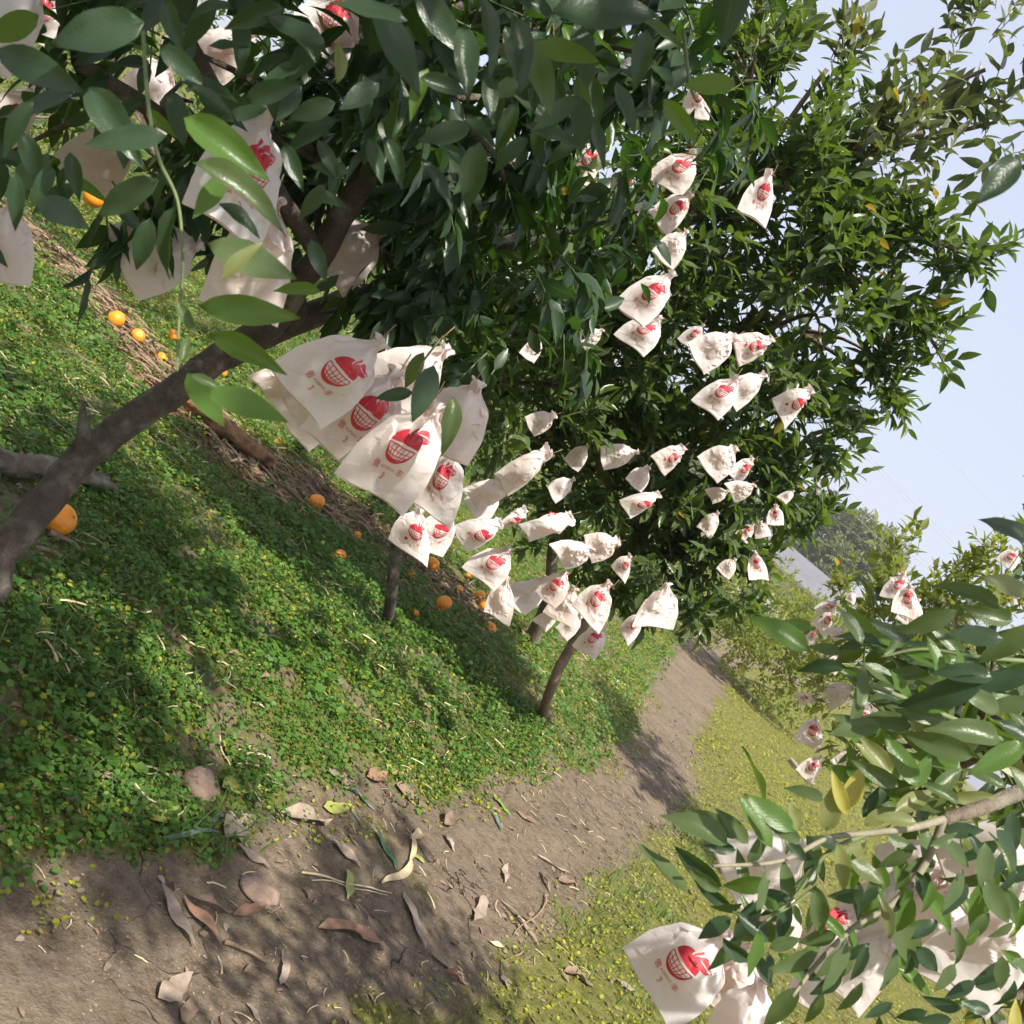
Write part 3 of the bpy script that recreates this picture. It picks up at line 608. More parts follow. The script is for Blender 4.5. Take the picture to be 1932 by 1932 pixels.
rootA = tree('citrus_tree', 'near citrus tree with a bent dark trunk at left, its leaves filling the top', baseA,
  [([baseA, gA(-60, 1130, 2.02), gA(0, 1050, 2.05), gA(90, 940, 2.1), forkA, gA(330, 740, 2.2), gA(430, 665, 2.25), gA(540, 615, 2.3), gA(660, 560, 2.35)], 0.038, 0.030),
   ([gA(150, 870, 2.15), gA(158, 815, 2.12), gA(158, 762, 2.10)], 0.030, 0.005),
   ([gA(430, 665, 2.25), gA(520, 600, 2.2), gA(600, 480, 2.1), gA(700, 320, 2.0), gA(790, 180, 1.95), gA(860, 20, 1.9)], 0.036, 0.018),
   ([gA(540, 615, 2.3), gA(560, 560, 2.2), gA(470, 400, 1.9), gA(330, 240, 1.7), gA(150, 120, 1.55)], 0.026, 0.012),
   ([gA(660, 560, 2.35), gA(760, 540, 2.5), gA(900, 480, 2.6), gA(1030, 420, 2.7)], 0.03, 0.012),
   ([gA(600, 480, 2.1), gA(420, 200, 1.6), gA(300, -50, 1.3)], 0.02, 0.008)],
  [B(330, 60, 1.75, .42, 1.3, (330, 240, 1.7)), B(90, 230, 1.65, .32, 1.2, (150, 120, 1.55)), B(560, 180, 1.8, .36, 1.4, (600, 300, 2)), B(720, 330, 2.1, .38, 1.5, (700, 320, 2)),
   B(860, 200, 1.95, .42, 1.5, (790, 180, 1.95)), B(840, 520, 2.35, .42, 1.4, (760, 540, 2.5)), B(980, 360, 2.4, .45, 1.4, (900, 480, 2.6)), B(1050, 130, 1.9, .4, 1.3, (860, 20, 1.9)),
   B(1180, 120, 2.1, .32, .9, (860, 20, 1.9)), B(700, 30, 1.6, .42, 1.3, (790, 180, 1.95)), B(820, 660, 2.2, .2, 1.5, (760, 540, 2.5)), B(640, 430, 2.3, .22, 1.2, (600, 480, 2.1)),
   B(200, -260, 1.5, .6, 1, None), B(800, -350, 1.8, .8, 1, None), B(-250, 100, 1.6, .5, 1, None), B(1300, -380, 2.2, .7, 1, None), B(-320, 380, 1.9, .35, 1, None), (np.array([.1, .55, 2.7]), .5, 1, None), (np.array([-.6, .75, 2.6]), .5, 1, None), (np.array([-1.3, .7, 2.5]), .5, 1, None), (np.array([.7, .6, 2.75]), .42, 1.2, None), (np.array([-.1, .1, 2.45]), .42, 1.4, None), (np.array([-.6, .2, 2.4]), .42, 1.4, None), (np.array([.3, -.1, 2.7]), .35, 1.2, None), (np.array([.35, .35, 2.85]), .42, 1.8, None), (np.array([.0, .95, 2.8]), .32, 1.4, None)]  # unseen foliage above the frame, added to shade leaves, bags and path
  + [(cam_pt(*q)+SUN_DIR*.85, .34, 1.5, None) for q in ((430, 330, 1.5), (150, 150, 1.5), (300, 60, 1.6), (20, 420, 1.4))],  # more unseen clumps, set towards the sun to shade the upper left bags
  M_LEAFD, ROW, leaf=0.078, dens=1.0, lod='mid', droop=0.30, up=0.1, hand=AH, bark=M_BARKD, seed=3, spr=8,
  twigs=[([(270, 60, 1.0), (280, 200, .98), (300, 300, .97), (335, 380, .96), (345, 500, .95), (338, 600, .92), (334, 700, .88)], .0022, .0012, M_TWIG),
         ([(1290, 60, 1.05), (1300, 150, 1.0), (1310, 185, .98)], .002, .0015, M_TWIG),
         ([(830, 640, 1.7), (800, 680, 1.55), (790, 700, 1.5)], .002, .0015, M_TWIG)])
# --- tree B: the big tree in the middle
baseB = gnd(1030, 1345)-np.array([0, 0, .03]); forkB = cam_pt(1110, 1165, 4.75)
tree('citrus_tree', 'large citrus tree in the middle on a slim leaning trunk, full of white bags', baseB,
  [([baseB, cam_pt(1042, 1290, 4.85), cam_pt(1075, 1225, 4.8), forkB, cam_pt(1160, 1080, 4.75), cam_pt(1230, 960, 4.7)], 0.026, 0.024),
   ([forkB, cam_pt(1170, 1020, 4.6), cam_pt(1130, 850, 4.4), cam_pt(1150, 650, 4.2), cam_pt(1230, 450, 4.0)], 0.034, 0.014),
   ([cam_pt(1230, 960, 4.7), cam_pt(1330, 800, 4.5), cam_pt(1450, 620, 4.3), cam_pt(1650, 450, 4.0)], 0.03, 0.012),
   ([cam_pt(1230, 960, 4.7), cam_pt(1400, 930, 4.6), cam_pt(1530, 820, 4.5)], 0.024, 0.01),
   ([cam_pt(1150, 650, 4.2), cam_pt(1300, 480, 3.9), cam_pt(1420, 320, 3.7), cam_pt(1560, 130, 3.5)], 0.02, 0.008)],
  [B(1150, 940, 4.5, .5, 1.1, (1170, 1020, 4.6)), B(1300, 960, 4.5, .55, 1.3, (1230, 960, 4.7)), B(1420, 900, 4.5, .42, 1.3, (1400, 930, 4.6)), B(1230, 780, 4.3, .62, 1.3, (1150, 800, 4.4)),
   B(1090, 700, 4.2, .5, 1.2, (1130, 850, 4.4)), B(1400, 760, 4.2, .55, 1.3, (1330, 800, 4.5)), B(1240, 580, 4.0, .6, 1.2, (1150, 650, 4.2)), B(1480, 620, 4.0, .55, 1.1, (1450, 620, 4.3)),
   B(1380, 470, 3.8, .58, 1.2, (1300, 480, 3.9)), B(1570, 520, 3.8, .44, .9, (1600, 480, 4.1)), B(1650, 430, 3.8, .28, 1.1, (1600, 480, 4.1)), B(1860, 480, 3.6, .10, 1.6, (1650, 450, 4.0)), B(1700, 500, 3.7, .26, 1.4, (1650, 450, 4.0)), B(1800, 490, 3.6, .15, 1.4, (1650, 450, 4.0)),
   B(1700, 600, 3.8, .2, 1.3, (1600, 520, 4.1)), B(1770, 655, 3.8, .13, 1.2, (1700, 600, 3.8)), B(1640, 700, 4.0, .22, 1.3, (1500, 620, 4.3)), B(1560, 830, 4.3, .2, 1.2, (1530, 820, 4.5)),
   B(1250, 300, 3.6, .5, 1.1, (1230, 450, 4.0)), B(1450, 270, 3.6, .45, 1.0, (1420, 320, 3.7)), B(1330, 120, 3.5, .42, .8, (1420, 320, 3.7)), B(1560, 330, 3.5, .3, 1.0, (1420, 320, 3.7)),
   B(1500, 930, 4.5, .22, 1.2, (1400, 930, 4.6)), B(1570, 960, 4.5, .12, 1.2, (1530, 820, 4.5)), B(1380, 1060, 4.6, .3, 1.2, (1400, 930, 4.6)), B(1250, 1080, 4.6, .35, 1.2, (1230, 960, 4.7)), B(1310, 1160, 4.4, .2, 1.3, (1250, 1080, 4.6)),
   B(1100, 560, 4.4, .5, 1, (1150, 650, 4.2)), B(960, 640, 4.4, .4, 1, (1150, 650, 4.2)), B(1220, 1140, 4.7, .2, 1.2, (1250, 1080, 4.6))],
  M_LEAF, ROW, leaf=0.082, dens=1.65, lod='mid', droop=0.0, up=0.55, seed=5, spr=7, bark=M_BARKW)
# --- tree C: its slim trunk stands left of the middle tree
baseC = gnd(738, 1172)-np.array([0, 0, .03])
tree('citrus_tree', 'citrus tree with a thin dark curved trunk just left of the middle tree', baseC,
  [([baseC, cam_pt(738, 1120, 4.3), cam_pt(748, 1040, 4.2), cam_pt(768, 940, 4.1), cam_pt(830, 800, 4.0), cam_pt(900, 650, 3.9)], 0.027, 0.022),
   ([cam_pt(830, 800, 4.0), cam_pt(930, 720, 3.9), cam_pt(1030, 620, 3.8)], 0.022, 0.01)],
  [B(880, 640, 3.7, .45, 1.3, (900, 650, 3.9)), B(990, 560, 3.5, .45, 1.3, (1030, 620, 3.8)), B(1000, 740, 3.6, .35, 1.3, (930, 720, 3.9)), B(900, 780, 3.9, .25, .8, (830, 800, 4)), B(900, 480, 3.6, .5, 1.2, (900, 650, 3.9)),
   B(1080, 440, 3.3, .42, 1.1, (1030, 620, 3.8)), B(1120, 280, 3.1, .4, 1.0, (1030, 500, 3.6)), B(760, 470, 3.6, .4, 1.2, (900, 650, 3.9))],
  M_LEAF, ROW, leaf=0.084, dens=1.1, lod='mid', droop=0.0, up=0.5, bark=M_BARKD, seed=8, nobj=300, spr=7)
# --- tree D: the near tree on the right
def DL(px, py, ln, ang, m='n', k=None, d=1.2):
    mm = {'n': M_LEAF, 'g': M_LEAFG, 'y': M_LEAFY, 'o': M_LEAFO, 'd': M_LEAFD}[m]; return (px, py, ln, ang, d, mm) + ((k,) if k is not None else ())
DHAND = [DL(1320, 1560, 132, 148, 'n', 1), DL(1347, 1552, 112, 150, 'n', 1), DL(1385, 1560, 95, 130, 'n', 1), DL(1315, 1637, 112, 145, 'd', 3), DL(1428, 1552, 112, 122, 'g', 0), DL(1455, 1535, 112, 143, 'g', 2),
 DL(1567, 1526, 92, 82, 'o', 2), DL(1585, 1498, 92, 110, 'y', 1), DL(1612, 1488, 80, 70, 'y', 2), DL(1520, 1495, 78, 160, 'n', 1), DL(1643, 1515, 62, 60, 'd', 2), DL(1727, 1510, 96, 25, 'o', 1), DL(1655, 1462, 98, 150, 'n', 1),
 DL(1702, 1435, 110, 118, 'g', 0), DL(1740, 1455, 72, 60, 'g', 2), DL(1885, 1430, 125, 205, 'g', 0), DL(1770, 1405, 138, 165, 'n', 3), DL(1830, 1380, 142, 163, 'n', 1), DL(1616, 1375, 98, 188, 'n', 2), DL(1617, 1328, 88, 82, 'n', 0),
 DL(1780, 1310, 165, 205, 'd', 1), DL(1890, 1285, 115, 197, 'd', 2), DL(1618, 1272, 62, 160, 'n', 2), DL(1475, 1193, 128, 146, 'g', 1), DL(1508, 1178, 52, 165, 'g', 2), DL(1625, 1178, 98, 122, 'g', 1), DL(1606, 1180, 80, 118, 'n', 2),
 DL(1688, 1205, 85, 52, 'g', 3), DL(1750, 1175, 115, 205, 'n', 1), DL(1830, 1118, 125, 150, 'n', 1), DL(1900, 1215, 125, 218, 'n', 0), DL(1900, 1105, 105, 160, 'o', 2), DL(1842, 1200, 98, 175, 'd', 2), DL(1610, 1215, 52, 200, 'd', 2),
 DL(1560, 1225, 62, 170, 'n', 2), DL(1550, 1258, 92, 178, 'd', 3), DL(1765, 1240, 85, 98, 'g', 0), DL(1905, 1000, 115, 155, 'd', 0, .95), DL(1888, 335, 122, 228, 'd', 2, .9), DL(1905, 1330, 90, 190, 'n', 2), DL(1700, 1300, 80, 120, 'g', 2),
 DL(1820, 1270, 110, 170, 'd', 1), DL(1870, 1160, 100, 165, 'n', 1), DL(1660, 1270, 80, 150, 'n', 2), DL(1690, 1350, 90, 140, 'n', 0), DL(1920, 1380, 90, 150, 'd', 0), DL(1740, 1350, 100, 170, 'n', 1), DL(1850, 1320, 100, 150, 'n', 0),
 DL(1590, 1640, 112, -75, 'o', 1), DL(1635, 1645, 78, -30, 'n', 2), DL(1612, 1607, 62, 40, 'o', 2), DL(1700, 1655, 62, -100, 'n', 2), DL(1545, 1720, 112, -80, 'n', 0), DL(1528, 1640, 66, 100, 'd', 2), DL(1712, 1772, 136, -65, 'n', 2),
 DL(1772, 1715, 118, -48, 'g', 1), DL(1850, 1700, 110, -100, 'g', 2), DL(1858, 1640, 100, -95, 'n', 2), DL(1805, 1610, 88, -42, 'n', 0), DL(1815, 1567, 72, 5, 'd', 2), DL(1910, 1570, 82, -82, 'd', 2), DL(1500, 1815, 98, 195, 'n', 2),
 DL(1578, 1822, 102, 240, 'n', 2), DL(1475, 1900, 102, 232, 'n', 2), DL(1537, 1905, 80, 250, 'n', 1), DL(1424, 1800, 96, -97, 'g', 0), DL(1370, 1797, 88, 230, 'n', 0), DL(1370, 1713, 62, 200, 'n', 1), DL(1412, 1724, 82, 95, 'g', 3),
 DL(1437, 1680, 78, 75, 'n', 2), DL(1408, 1670, 92, 195, 'g', 1), DL(1330, 1662, 72, 150, 'n', 1), DL(1345, 1690, 80, 150, 'd', 1), DL(1505, 1727, 62, -50, 'g', 1), DL(1605, 1885, 78, 235, 'n', 3), DL(1455, 1760, 90, 200, 'n', 0),
 DL(1440, 1830, 70, -60, 'd', 0), DL(1350, 1750, 70, 210, 'd', 2), DL(1480, 1780, 60, 20, 'n', 2), DL(1660, 1905, 55, 210, 'd'), DL(1720, 1915, 60, 200, 'd'), DL(1780, 1895, 70, 170, 'd'), DL(1812, 1868, 66, 210, 'd', 2),
 DL(1842, 1900, 66, 160, 'd', 2), DL(1872, 1852, 66, 20, 'd', 2), DL(1900, 1880, 70, 250, 'd'), DL(1765, 1925, 60, 190, 'd'), DL(1915, 1925, 70, 80, 'y', 0), DL(1640, 1940, 60, 180, 'd'), DL(1845, 1600, 60, -60, 'd', 0), DL(1660, 1540, 66, 30, 'o', 2),
 DL(1690, 1545, 80, 170, 'o', 1), DL(1840, 1505, 90, 0, 'o', 1), DL(1790, 1470, 80, 30, 'n', 1), DL(1860, 1465, 80, 150, 'n', 1), DL(1780, 1585, 60, 20, 'n', 2), DL(1640, 1690, 50, -120, 'd', 2), DL(1705, 1700, 55, 230, 'd', 2), DL(1560, 1590, 60, 160, 'd', 2),
 DL(1500, 1600, 60, 130, 'd', 2), DL(1480, 1570, 75, 150, 'n', 1), DL(1930, 1480, 70, 120, 'n', 0),
 DL(1690, 1620, 75, 210, 'n', 0), DL(1745, 1665, 80, -70, 'd', 1), DL(1800, 1680, 85, -120, 'n', 0), DL(1880, 1700, 90, -60, 'n', 2), DL(1915, 1650, 80, 200, 'd', 0), DL(1640, 1740, 75, -110, 'n', 1), DL(1600, 1690, 70, 190, 'd', 0),
 DL(1680, 1830, 80, 250, 'n', 0), DL(1750, 1810, 75, -50, 'd', 0), DL(1810, 1790, 80, -80, 'n', 1), DL(1545, 1770, 70, 200, 'n', 2), DL(1465, 1690, 60, 160, 'd', 0), DL(1525, 1655, 70, 30, 'n', 1), DL(1400, 1640, 70, 100, 'n', 0),
 DL(1845, 1750, 70, 230, 'n', 0), DL(1925, 1740, 75, -90, 'g', 1), DL(1700, 1590, 60, -20, 'n', 2), DL(1430, 1600, 70, 60, 'n', 1), DL(1360, 1600, 60, 170, 'd', 2), DL(1500, 1540, 60, 110, 'o', 2), DL(1560, 1860, 70, 220, 'd', 0)]
rl = random.Random(21)
for _ in range(70):
    DHAND.append(DL(rl.uniform(1600, 1940), rl.uniform(1190, 1530), rl.uniform(62, 105), rl.gauss(150, 32), rl.choice('nnngggdo'), rl.randrange(4), rl.uniform(1.22, 1.55)))
for _ in range(62):
    qx = rl.uniform(1395, 1940); DHAND.append(DL(qx, rl.uniform(1575, 1830+(qx-1395)*.08), rl.uniform(55, 92), rl.choice([200, 240, -90, -60, 150, 100])+rl.gauss(0, 20), rl.choice('nnngddg'), rl.randrange(4), rl.uniform(1.16, 1.30)))
baseD = np.array([2.05, 1.15, gz(2.05, 1.15)-.03])
tree('citrus_tree', 'near citrus tree at the right edge with big glossy leaves and crowded fruit bags', baseD,
  [([baseD, baseD+np.array([-.02, .02, .35]), cam_pt(2300, 1300, 1.55), cam_pt(2150, 1200, 1.5), cam_pt(2050, 900, 1.5)], 0.055, 0.03),
   ([cam_pt(2300, 1300, 1.55), cam_pt(2100, 1420, 1.45), cam_pt(1932, 1490, 1.35), cam_pt(1840, 1528, 1.28), cam_pt(1780, 1546, 1.25)], 0.016, 0.0075),
   ([cam_pt(2100, 1420, 1.45), cam_pt(2050, 1700, 1.4), cam_pt(1960, 1860, 1.5), cam_pt(1840, 1890, 1.5)], 0.012, 0.005)],
  [B(1860, 1230, 1.75, .2, .8, (1932, 1380, 1.5)), B(1760, 1340, 1.8, .16, .8, (1932, 1400, 1.5)), B(1900, 1400, 1.7, .22, .8, (1932, 1490, 1.4)), B(1900, 1920, 1.7, .16, .5, (1960, 1860, 1.5)), B(1850, 1560, 1.3, .07, 2, None), B(1560, 1620, 1.2, .07, 2, None), B(1450, 1700, 1.18, .06, 2, None), B(1720, 1660, 1.25, .07, 2, None),
   B(2200, 1300, 1.5, .45, 1, None), B(2250, 1750, 1.6, .45, 1, None), B(2250, 900, 1.7, .3, 1, None), (np.array([1.15, .72, 1.45]), .22, 1.1, None), (np.array([1.45, .85, 1.5]), .25, 1.1, None), B(1700, 1250, 1.5, .10, 1.4, None), B(1830, 1440, 1.4, .12, 1.6, None), B(1850, 1690, 1.25, .10, 1.6, None), B(1600, 1700, 1.2, .09, 1.6, None), B(1420, 1600, 1.18, .06, 1.6, None)],  # the two clumps in world coordinates are unseen, added to shade the bags
  M_LEAF, ROW, leaf=0.075, dens=0.9, lod='mid', droop=0.0, up=0.3, hand=DHAND, seed=12, nobj=300, spr=6,
  twigs=[([(1780, 1546, 1.25), (1720, 1562, 1.22), (1640, 1572, 1.2), (1560, 1582, 1.18), (1470, 1625, 1.15), (1345, 1634, 1.12)], .0052, .0018, M_TWIGB),
         ([(1780, 1546, 1.25), (1745, 1630, 1.25), (1690, 1700, 1.22), (1610, 1750, 1.2), (1540, 1820, 1.18), (1495, 1880, 1.15)], .0055, .002, M_TWIGB),
         ([(1970, 1430, 1.4), (1830, 1370, 1.25), (1700, 1315, 1.2), (1610, 1280, 1.18), (1540, 1235, 1.17)], .004, .0018, M_TWIG),
         ([(1640, 1572, 1.2), (1560, 1610, 1.18), (1500, 1690, 1.17), (1430, 1750, 1.15)], .003, .0016, M_TWIG),
         ([(1970, 1250, 1.3), (1850, 1240, 1.2), (1740, 1225, 1.2), (1660, 1240, 1.2)], .003, .0015, M_TWIG),
         ([(1545, 1670, 1.18), (1470, 1720, 1.17), (1420, 1700, 1.15)], .002, .0013, M_TWIG)])
# --- trees further back
def back_tree(label, base, blobs, mat=M_FAR, leaf=0.08, dens=1, lod='low', seed=1, nobj=300, group=ROW, up=.5, spr=7, trunk_r=.05):
    top = np.mean([b[0] for b in blobs], 0)
    lim = [([base, (base*2+top)/3+np.array([.05, 0, 0]), (base+top*2)/3], trunk_r, trunk_r*.6)]
    for b in blobs[:4]: lim.append(([(base+top*2)/3, ((base+top*2)/3+b[0])/2+np.array([0, 0, .1]), b[0]], trunk_r*.5, trunk_r*.15))
    return tree('citrus_tree', label, base, lim, blobs, mat, group, leaf, dens, lod, nobj, 0, up, seed=seed, spr=spr)
c = cam_pt(1000, 1210, 5.6)
back_tree('citrus tree behind the middle one with a short brown forked trunk', gnd(1000, 1212), [B(1090, 1010, 5.6, .45, .8), B(1000, 820, 5.6, .6, .8), B(1150, 1090, 5.5, .4, .9), B(1080, 650, 5.6, .6, .8), B(1230, 900, 5.6, .6, .8), B(900, 880, 5.9, .35, .7)], M_LEAF, .08, 1.0, 'mid', 21, 120)
back_tree('citrus tree behind the near left one, filling the gap above the ground', np.array([-2.9, 6.3, gz(-2.9, 6.3)]), [B(150, 130, 5.6, .9, 1), B(420, 300, 5.8, .8, 1), B(640, 380, 6.0, .7, 1), B(50, 220, 5.2, .6, .9), B(330, -60, 5.5, .9, 1), B(600, 100, 5.5, .8, 1)], M_LEAF, .08, 0.75, 'low', 22, 60)
back_tree('citrus tree in the second row seen between the hanging bags and the middle tree', np.array([-1.5, 7.6, gz(-1.5, 7.6)]), [B(760, 620, 7.2, .8, 1), B(880, 760, 7.4, .7, 1), B(700, 450, 7, .8, .9), B(960, 500, 7, .9, .9), B(850, 250, 7, 1, .8), B(1100, 380, 7, .9, .7)], M_LEAF, .08, 0.6, 'low', 23, 60)
back_tree('tall citrus shoots against the sky in the upper right corner', cam_pt(1000, 300, 6)*np.array([1, 1, 0])+np.array([0, 0, gz(*cam_pt(1000, 300, 6)[:2])]),
   [B(1860, 130, 3.6, .28, 1.2), B(1740, 250, 3.6, .26, 1.2), B(1640, 330, 3.6, .28, 1.2), B(1880, 230, 3.7, .2, 1.1), B(1800, 330, 3.7, .12, 1.0), B(1650, 100, 3.8, .2, .55), B(1560, 200, 3.7, .28, .9), B(1480, 40, 3.8, .3, .9), B(1900, 30, 3.7, .16, 1.0), B(1380, 30, 3.6, .3, .8), B(1700, 200, 3.6, .2, 1)], M_LEAFT, .092, .95, 'mid', 24, 260, up=1.0)
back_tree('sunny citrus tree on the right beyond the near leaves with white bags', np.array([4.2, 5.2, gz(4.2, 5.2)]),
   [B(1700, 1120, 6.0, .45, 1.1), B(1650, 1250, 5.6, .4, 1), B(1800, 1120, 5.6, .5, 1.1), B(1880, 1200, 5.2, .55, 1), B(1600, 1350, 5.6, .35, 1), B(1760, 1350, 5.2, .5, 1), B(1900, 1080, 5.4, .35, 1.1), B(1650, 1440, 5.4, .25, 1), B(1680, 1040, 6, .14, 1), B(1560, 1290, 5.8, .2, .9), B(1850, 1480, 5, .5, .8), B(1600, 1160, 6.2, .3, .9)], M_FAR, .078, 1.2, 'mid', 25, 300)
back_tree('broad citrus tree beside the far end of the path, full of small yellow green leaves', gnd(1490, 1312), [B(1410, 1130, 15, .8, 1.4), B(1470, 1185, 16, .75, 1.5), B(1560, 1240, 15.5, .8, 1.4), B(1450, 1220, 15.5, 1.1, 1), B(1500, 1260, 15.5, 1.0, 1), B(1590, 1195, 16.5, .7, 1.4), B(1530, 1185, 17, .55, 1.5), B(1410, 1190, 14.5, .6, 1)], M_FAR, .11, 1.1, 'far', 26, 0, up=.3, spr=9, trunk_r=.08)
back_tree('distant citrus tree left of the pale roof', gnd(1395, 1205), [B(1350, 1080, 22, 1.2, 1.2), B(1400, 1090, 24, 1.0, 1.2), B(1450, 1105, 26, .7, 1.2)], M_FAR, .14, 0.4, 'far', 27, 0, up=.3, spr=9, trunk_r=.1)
# orchard rows outside the near view, seen through gaps and from the side
for k, (x, y) in enumerate([(9.5, 13), (7.5, 9.5), (12.5, 17), (-5.5, 9.5), (-3.4, 11.5), (0.2, 11), (-1.2, 16), (2.0, 22)]):
    z = gz(x, y); b = np.array([x, y, z]); q = np.random.default_rng(90+k)
    bl = [(b+np.array([q.uniform(-.7, .7), q.uniform(-.7, .7), q.uniform(.9, 2.0)]), q.uniform(.7, 1.0), 1, None) for _ in range(6)]
    back_tree(['rounded citrus tree standing on the right slope behind the near leaves', 'citrus tree on the sunlit grass right of the path', 'citrus tree at the far right of the orchard',
               'citrus tree high on the left bank behind the hanging bags', 'citrus tree on the left bank behind the second row', 'citrus tree directly behind the middle tree', 'citrus tree deep in the left rows', 'citrus tree by the far left verge of the path'][k],
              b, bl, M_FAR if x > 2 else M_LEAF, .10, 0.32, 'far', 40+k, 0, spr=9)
# far trees beyond the orchard
def far_tree(label, px, py, d, rs_, mat, seed, gap=1.0, size=.5):
    top = cam_pt(px, py, d); b = np.array([top[0], top[1], gz(top[0], top[1])])
    q = np.random.default_rng(seed); bl = [(top+q.normal(size=3)*np.array([rs_*.6, rs_*.6, rs_*.45]), rs_*q.uniform(.35, .6), 1, None) for _ in range(9)]
    lim = [([b, (b+top)/2, top], rs_*.09, rs_*.04)]+[([(b+top)/2, ((b+top)/2+x[0])/2, x[0]], rs_*.04, rs_*.01) for x in bl[:5]]
    tree('tree', label, b, lim, bl, mat, None, size, gap/(rs_*rs_)*1.1, 'far', 0, 0, .3, seed=seed, spr=12)
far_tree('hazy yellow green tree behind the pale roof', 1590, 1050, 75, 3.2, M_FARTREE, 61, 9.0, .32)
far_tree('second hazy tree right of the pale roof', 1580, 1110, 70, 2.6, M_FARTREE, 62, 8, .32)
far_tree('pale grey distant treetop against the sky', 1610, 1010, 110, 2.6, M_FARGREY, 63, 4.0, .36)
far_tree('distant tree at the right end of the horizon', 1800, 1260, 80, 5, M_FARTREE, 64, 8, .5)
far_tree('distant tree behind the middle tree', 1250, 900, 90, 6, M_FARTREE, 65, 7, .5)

# ------------------------------------------------------------------ fruit bags
BW, BH = 0.168, 0.196
NU, NV = 43, 52
from mathutils.geometry import delaunay_2d_cdt
def facets(pt, h, U, W_):
    """height of a sheet folded into flat facets between random points"""
    vv, _, ff, ov, _, _ = delaunay_2d_cdt([Vector(p) for p in pt.tolist()], [], [], 0, 1e-6)
    out = np.zeros_like(U); P = np.array([tuple(v) for v in vv]); H = np.array([h[o[0]] if o else 0.0 for o in ov])
    for f in ff:
        a, b, c = P[f[0]], P[f[1]], P[f[2]]; d = (b[0]-a[0])*(c[1]-a[1])-(c[0]-a[0])*(b[1]-a[1])
        if abs(d) < 1e-9: continue
        w1 = ((U-a[0])*(c[1]-a[1])-(c[0]-a[0])*(W_-a[1]))/d; w2 = ((b[0]-a[0])*(W_-a[1])-(U-a[0])*(b[1]-a[1]))/d
        m = (w1 >= -1e-6) & (w2 >= -1e-6) & (w1+w2 <= 1+1e-6); out = np.where(m, H[f[0]]*(1-w1-w2)+H[f[1]]*w1+H[f[2]]*w2, out)
    return out
def bag_surface(seed, crisp):
    """front and back sheets of a paper pouch gathered at the neck over a fruit; returns a function of sheet, u, v"""
    rs = np.random.default_rng(seed)
    v = np.linspace(0, 1, NV); u = np.linspace(-1, 1, NU); U, Vv = np.meshgrid(u, v)
    wide = 1.0-0.07*Vv+0.03*np.sin(3*Vv+seed)
    g0 = rs.uniform(.12, .34); gather = (1-0.22*sstep(0.30, 0.72, Vv))*(1-0.82*sstep(0.54+g0*.3, 0.95, Vv))
    flare = 0.10*sstep(0.94, 1.0, Vv)
    W = BW/2*(wide*gather+flare)
    cv_ = 0.56+0.03*rs.normal(); belly = np.exp(-(np.abs(Vv-cv_)/0.27)**2.4)
    out = []
    fx = 0.10*rs.normal(); lean = 0.035*rs.normal()
    for sgn in (1, -1):
        D = 0.035*belly*np.exp(-(np.abs(U-fx)/0.56)**2.6) + 0.010*np.clip(1-U**2, 0, 1)*(Vv > 0)*(0.5+0.5*rs.random()) + 0.012*sstep(.85, .95, Vv)*np.sqrt(np.clip(1-U**2, 0, 1))
        cr = np.zeros_like(U)
        pv_ = rs.random(150)**0.75; pt = np.concatenate([np.stack([rs.uniform(-1.15, 1.15, 150), pv_*1.1-.05], -1), np.array([(-1.3, -.2), (1.3, -.2), (-1.3, 1.2), (1.3, 1.2)])])
        hh = rs.normal(size=len(pt))*(0.25+0.9*sstep(.35, .85, pt[:, 1])); cr = facets(pt*np.array([1, 2.2]), hh, U, Vv*2.2)
        amp = 0.0060*crisp
        rad = np.sin(U*9+seed+rs.uniform(0, 3))*0.006*sstep(0.62, 0.85, Vv)*(1-.4*U**2)
        x = U*W + cr*amp*0.6; y = (Vv-1)*BH + cr*amp*0.4 + 0.004*np.sin(U*3+seed)*(1-Vv)
        x = x + lean*(Vv-.5)
        edge = np.clip((1-np.abs(U))*6, 0, 1)
        z = sgn*D + cr*amp*edge + rad*sgn
        bend = 0.030*rs.normal()*0.5
        out.append(np.stack([x, y, z], -1))
    e = rs.normal(size=4)
    for s_ in out: s_[..., 2] += 0.018*e[0]*(1-Vv)**2*np.cos(U*1.5+e[1]) + 0.010*e[2]*U*(1-Vv)
    m = (out[0][:, [0, -1]]+out[1][:, [0, -1]])/2
    for s_ in out: s_[:, [0, -1]] = m
    return out
def bag_mesh(seed, crisp):
    f, b = bag_surface(seed, crisp)
    ring = np.concatenate([f, b[:, ::-1][:, 1:-1]], 1)
    n = ring.shape[1]; V = ring.reshape(-1, 3); T = grid_tris(n, NV, True)
    return tri_mesh('paper', V, T, smooth=False), f
